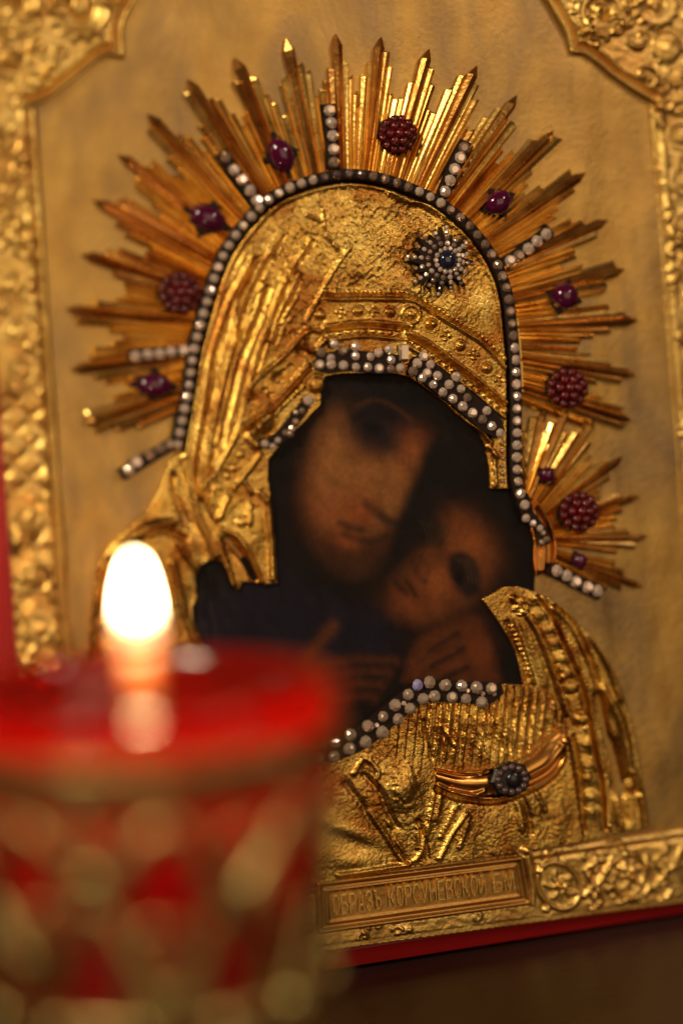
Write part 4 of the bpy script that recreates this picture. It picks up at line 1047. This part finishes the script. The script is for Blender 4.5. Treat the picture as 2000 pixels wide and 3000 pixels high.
def lamp():
    H = RIMZ
    rim, low = 0.0400, 0.0295
    rad = lambda z: low + (rim - low) * max(0.0, min(1.0, (z - 0.012) / (H - 0.012))) ** 2.2
    prof_o = [(0.0, 0.012), (0.020, 0.012)] + [(rad(0.013 + (H - 0.016) * i / 12), 0.013 + (H - 0.016) * i / 12) for i in range(13)]
    t = 0.0028
    prof = prof_o + [(rim + 0.0004, H - 0.0012), (rim - 0.0004, H), (rim - 0.0016, H + 0.0004), (rim - 0.0030, H - 0.0006)] + [(max(0.0, rad(0.018 + (H - 0.022) * i / 10) - t), 0.018 + (H - 0.022) * i / 10) for i in range(10, -1, -1)] + [(0.0, 0.017)]
    g = lathe('red_glass_cup', prof, GLASS); g.location = AX
    tag(g, 'red glass cup glowing round the candle inside the gilt openwork', 'candle cup')
    # holder
    h = bpy.data.objects.new('candle_holder', None); C.objects.link(h); h.location = AX
    tag(h, 'gilt openwork candle holder round the red glass cup on the table', 'candle holder')
    def on(z, a, off=0.0012): r_ = rad(z) + off; return (r_ * math.cos(a), r_ * math.sin(a), z)
    zb, zt = H - 0.0165, H - 0.0075
    R1 = lambda z, o: rad(z) + o
    lathe('collar_band', [(R1(zb, .0004), zb), (R1(zb, .0022), zb), (R1(zb, .0026), zb + .001), (R1((zb + zt) / 2, .0016), (zb + zt) / 2), (R1(zt, .0028), zt - .001), (R1(zt, .0022), zt), (R1(zt, .0004), zt), (R1(zb, .0004), zb)], GILT_H, h)
    n = 8
    for k in range(n):
        a = 2 * math.pi * k / n + HOLD_A
        v, f = revolve([(0, .0022), (.0030, .0018), (.0048, .0006), (.0050, 0)], 16)
        me = bpy.data.meshes.new('collar_boss'); me.from_pydata(v, [], f); me.polygons.foreach_set('use_smooth', [True] * len(f)); me.update()
        o = link('collar_boss', me, GILT_H, h); zc = (zb + zt) / 2; o.location = on(zc, a, .0017); o.rotation_euler = (0, math.pi / 2, a)
    # two tiers of garlands and scrolls
    for tier, (z1, z2_, ph) in enumerate(((H - 0.020, H - 0.036, 0.15), (H - 0.036, H - 0.056, 0.62))):
        for k in range(n):
            z2 = z2_ + (-0.004, 0.002, 0.005, -0.001)[(k + tier) % 4]; a0 = 2 * math.pi * (k + ph) / n + HOLD_A; da = 2 * math.pi / n
            pts = [on(z1 + (z2 - z1) * (0.5 - 0.5 * math.cos(s * 2 * math.pi)), a0 + da * s, .0022) for s in np.linspace(0, 1, 17)]
            tube('garland', pts, [0.0018 + 0.0022 * math.sin(s * math.pi) ** 2 for s in np.linspace(0, 1, 17)], GILT_H, h, 8, 0.6)
            # curl inside each swag
            pts = []
            for s in np.linspace(0, 1, 15):
                t_ = s * 4.4; rr = 0.0052 * (1 - 0.75 * s); pts.append(on((z1 + z2) / 2 + 0.003 + rr * math.sin(t_), a0 + da * (0.5 if k % 2 else 0.42) + rr * math.cos(t_) / 0.034, .0020))
            tube('scroll', pts, 0.0013, GILT_H, h, 6)
    zl = H - 0.068
    lathe('lower_band', [(R1(zl, .0004), zl), (R1(zl, .0030), zl), (R1(zl, .0034), zl + .0018), (R1(zl, .0026), zl + .0035), (R1(zl, .0004), zl + .0035), (R1(zl, .0004), zl)], GILT_H, h)
    lathe('stem_shell', [(R1(0.012, .0004), 0.0119), (R1(0.012, .0022), 0.0119), (R1(0.02, .0018), 0.02), (R1(0.030, .0022), zl - 0.006), (R1(0.030, .0016), zl - 0.004), (R1(0.03, .0004), zl - 0.004), (R1(0.012, .0004), 0.0119)], GILT_H, h)
    # flaring foot with a ring of balls
    lathe('foot', [(0.0, 0.0), (0.040, 0.0), (0.0415, 0.0015), (0.039, 0.004), (0.033, 0.008), (0.0295, 0.0115), (0.018, 0.0118), (0.0, 0.0118)], GILT_H, h)
    for k in range(14):
        a = 2 * math.pi * k / 14 + BALL_A; z_ = BALL_Z
        v, f = revolve([(0, -.0034), (.0016, -.0030), (.0029, -.0018), (.0034, 0), (.0029, .0018), (.0016, .0030), (0, .0034)], 14)
        me = bpy.data.meshes.new('ball'); me.from_pydata(v, [], f); me.polygons.foreach_set('use_smooth', [True] * len(f)); me.update()
        o = link('ball', me, GILT_H, h); o.location = (BALL_R * math.cos(a), BALL_R * math.sin(a), z_)
    lathe('ball_ring', [(R1(BALL_Z, .0004), BALL_Z - .0015), (BALL_R - .001, BALL_Z - .0010), (BALL_R - .001, BALL_Z + .0010), (R1(BALL_Z, .0004), BALL_Z + .0015), (R1(BALL_Z, .0004), BALL_Z - .0015)], GILT_H, h)
    # thin church candle standing in the cup, leaning a little
    c = bpy.data.objects.new('candle', None); C.objects.link(c); c.location = AX + Vector((0.0, 0, 0.0171))
    tag(c, 'thin lit wax candle with bright flame standing in the red cup', 'candle')
    wm, N, K, b = new_mat('candle_wax'); b.inputs['Base Color'].default_value = (0.50, 0.16, 0.025, 1); b.inputs['Roughness'].default_value = 0.5
    b.inputs['Subsurface Weight'].default_value = 1.0; b.inputs['Subsurface Radius'].default_value = (1.0, 0.32, 0.08); b.inputs['Subsurface Scale'].default_value = 0.012
    top = H - 0.0171 + 0.0035; sh = CAND_SH
    lean = lambda z_: Vector((sh[0] * (1 - z_ / top), sh[1] * (1 - z_ / top), z_))
    def stick(name, z0, z1, r0, r1, mat, seg=20, rings=8):
        v, f = [], []
        for i in range(rings + 1):
            z_ = z0 + (z1 - z0) * i / rings; q = lean(z_); rr = r0 + (r1 - r0) * i / rings
            for j in range(seg): a = j / seg * 6.2832; v.append(q + Vector((rr * math.cos(a), rr * math.sin(a), 0)))
        for i in range(rings):
            for j in range(seg): k = (j + 1) % seg; f.append((i * seg + j, i * seg + k, (i + 1) * seg + k, (i + 1) * seg + j))
        f += [tuple(range(seg))[::-1], tuple(range(rings * seg, (rings + 1) * seg))]
        me = bpy.data.meshes.new(name); me.from_pydata(v, [], f); me.polygons.foreach_set('use_smooth', [len(x) == 4 for x in f]); me.update()
        return link(name, me, mat, c)
    stick('wax', 0.0, top, 0.0036, 0.0033, wm)
    stick('wick', top - 0.001, top + 0.006, 0.0006, 0.0004, plain('charred_wick', (0.02, 0.012, 0.01), 0.9), 8, 3)
    # flame
    fm = bpy.data.materials.new('flame'); fm.use_nodes = True; N, K = fm.node_tree.nodes, fm.node_tree.links
    N.remove(N['Principled BSDF']); em = N.new('ShaderNodeEmission'); tc = N.new('ShaderNodeTexCoord'); sp = N.new('ShaderNodeSeparateXYZ')
    K.new(tc.outputs['Generated'], sp.inputs[0])
    rp = N.new('ShaderNodeValToRGB'); e = rp.color_ramp.elements
    e[0].position = 0.0; e[0].color = (1.0, 0.20, 0.03, 1); e[1].position = 0.62; e[1].color = (1.0, 0.72, 0.36, 1)
    K.new(sp.outputs['Z'], rp.inputs['Fac']); K.new(rp.outputs['Color'], em.inputs['Color'])
    st = N.new('ShaderNodeValToRGB'); s = st.color_ramp.elements
    s[0].position = 0.05; s[0].color = (0.022, 0.022, 0.022, 1); s[1].position = 0.60; s[1].color = (1, 1, 1, 1); q = st.color_ramp.elements.new(0.42); q.color = (0.040, 0.040, 0.040, 1)
    K.new(sp.outputs['Z'], st.inputs['Fac'])
    mu = N.new('ShaderNodeMath'); mu.operation = 'MULTIPLY'; mu.inputs[1].default_value = FLAME
    K.new(st.outputs['Color'], mu.inputs[0]); K.new(mu.outputs[0], em.inputs['Strength']); ta = N.new('ShaderNodeBsdfTransparent'); ad = N.new('ShaderNodeAddShader')
    K.new(em.outputs[0], ad.inputs[0]); K.new(ta.outputs[0], ad.inputs[1]); K.new(ad.outputs[0], N['Material Output'].inputs['Surface'])
    hh = 0.027
    prof = [(0.0, 0.0), (0.0027, 0.0008), (0.0037, 0.0030), (0.0036, 0.0070), (0.0029, 0.0115), (0.0023, 0.0150), (0.0015, 0.0182), (0.0007, 0.0202), (0.0, 0.0212)]
    fl = lathe('flame', prof, fm, c, 24); fl.location = (0, 0, top + 0.0004)
    ld = bpy.data.lights.new('flame_light', 'POINT'); ld.energy = 0.030; ld.color = (1.0, 0.62, 0.28); ld.shadow_soft_size = 0.003
    lo = bpy.data.objects.new('flame_light', ld); C.objects.link(lo); lo.location = AX + Vector((0, 0, 0.0171 + top + 0.011))
HOLD_A, BALL_A, BALL_Z, BALL_R = -1.05, -0.10, RIMZ - 0.0595, 0.0358
CAND_SH = (0.004, 0.0)
FLAME = 50.0
lamp()
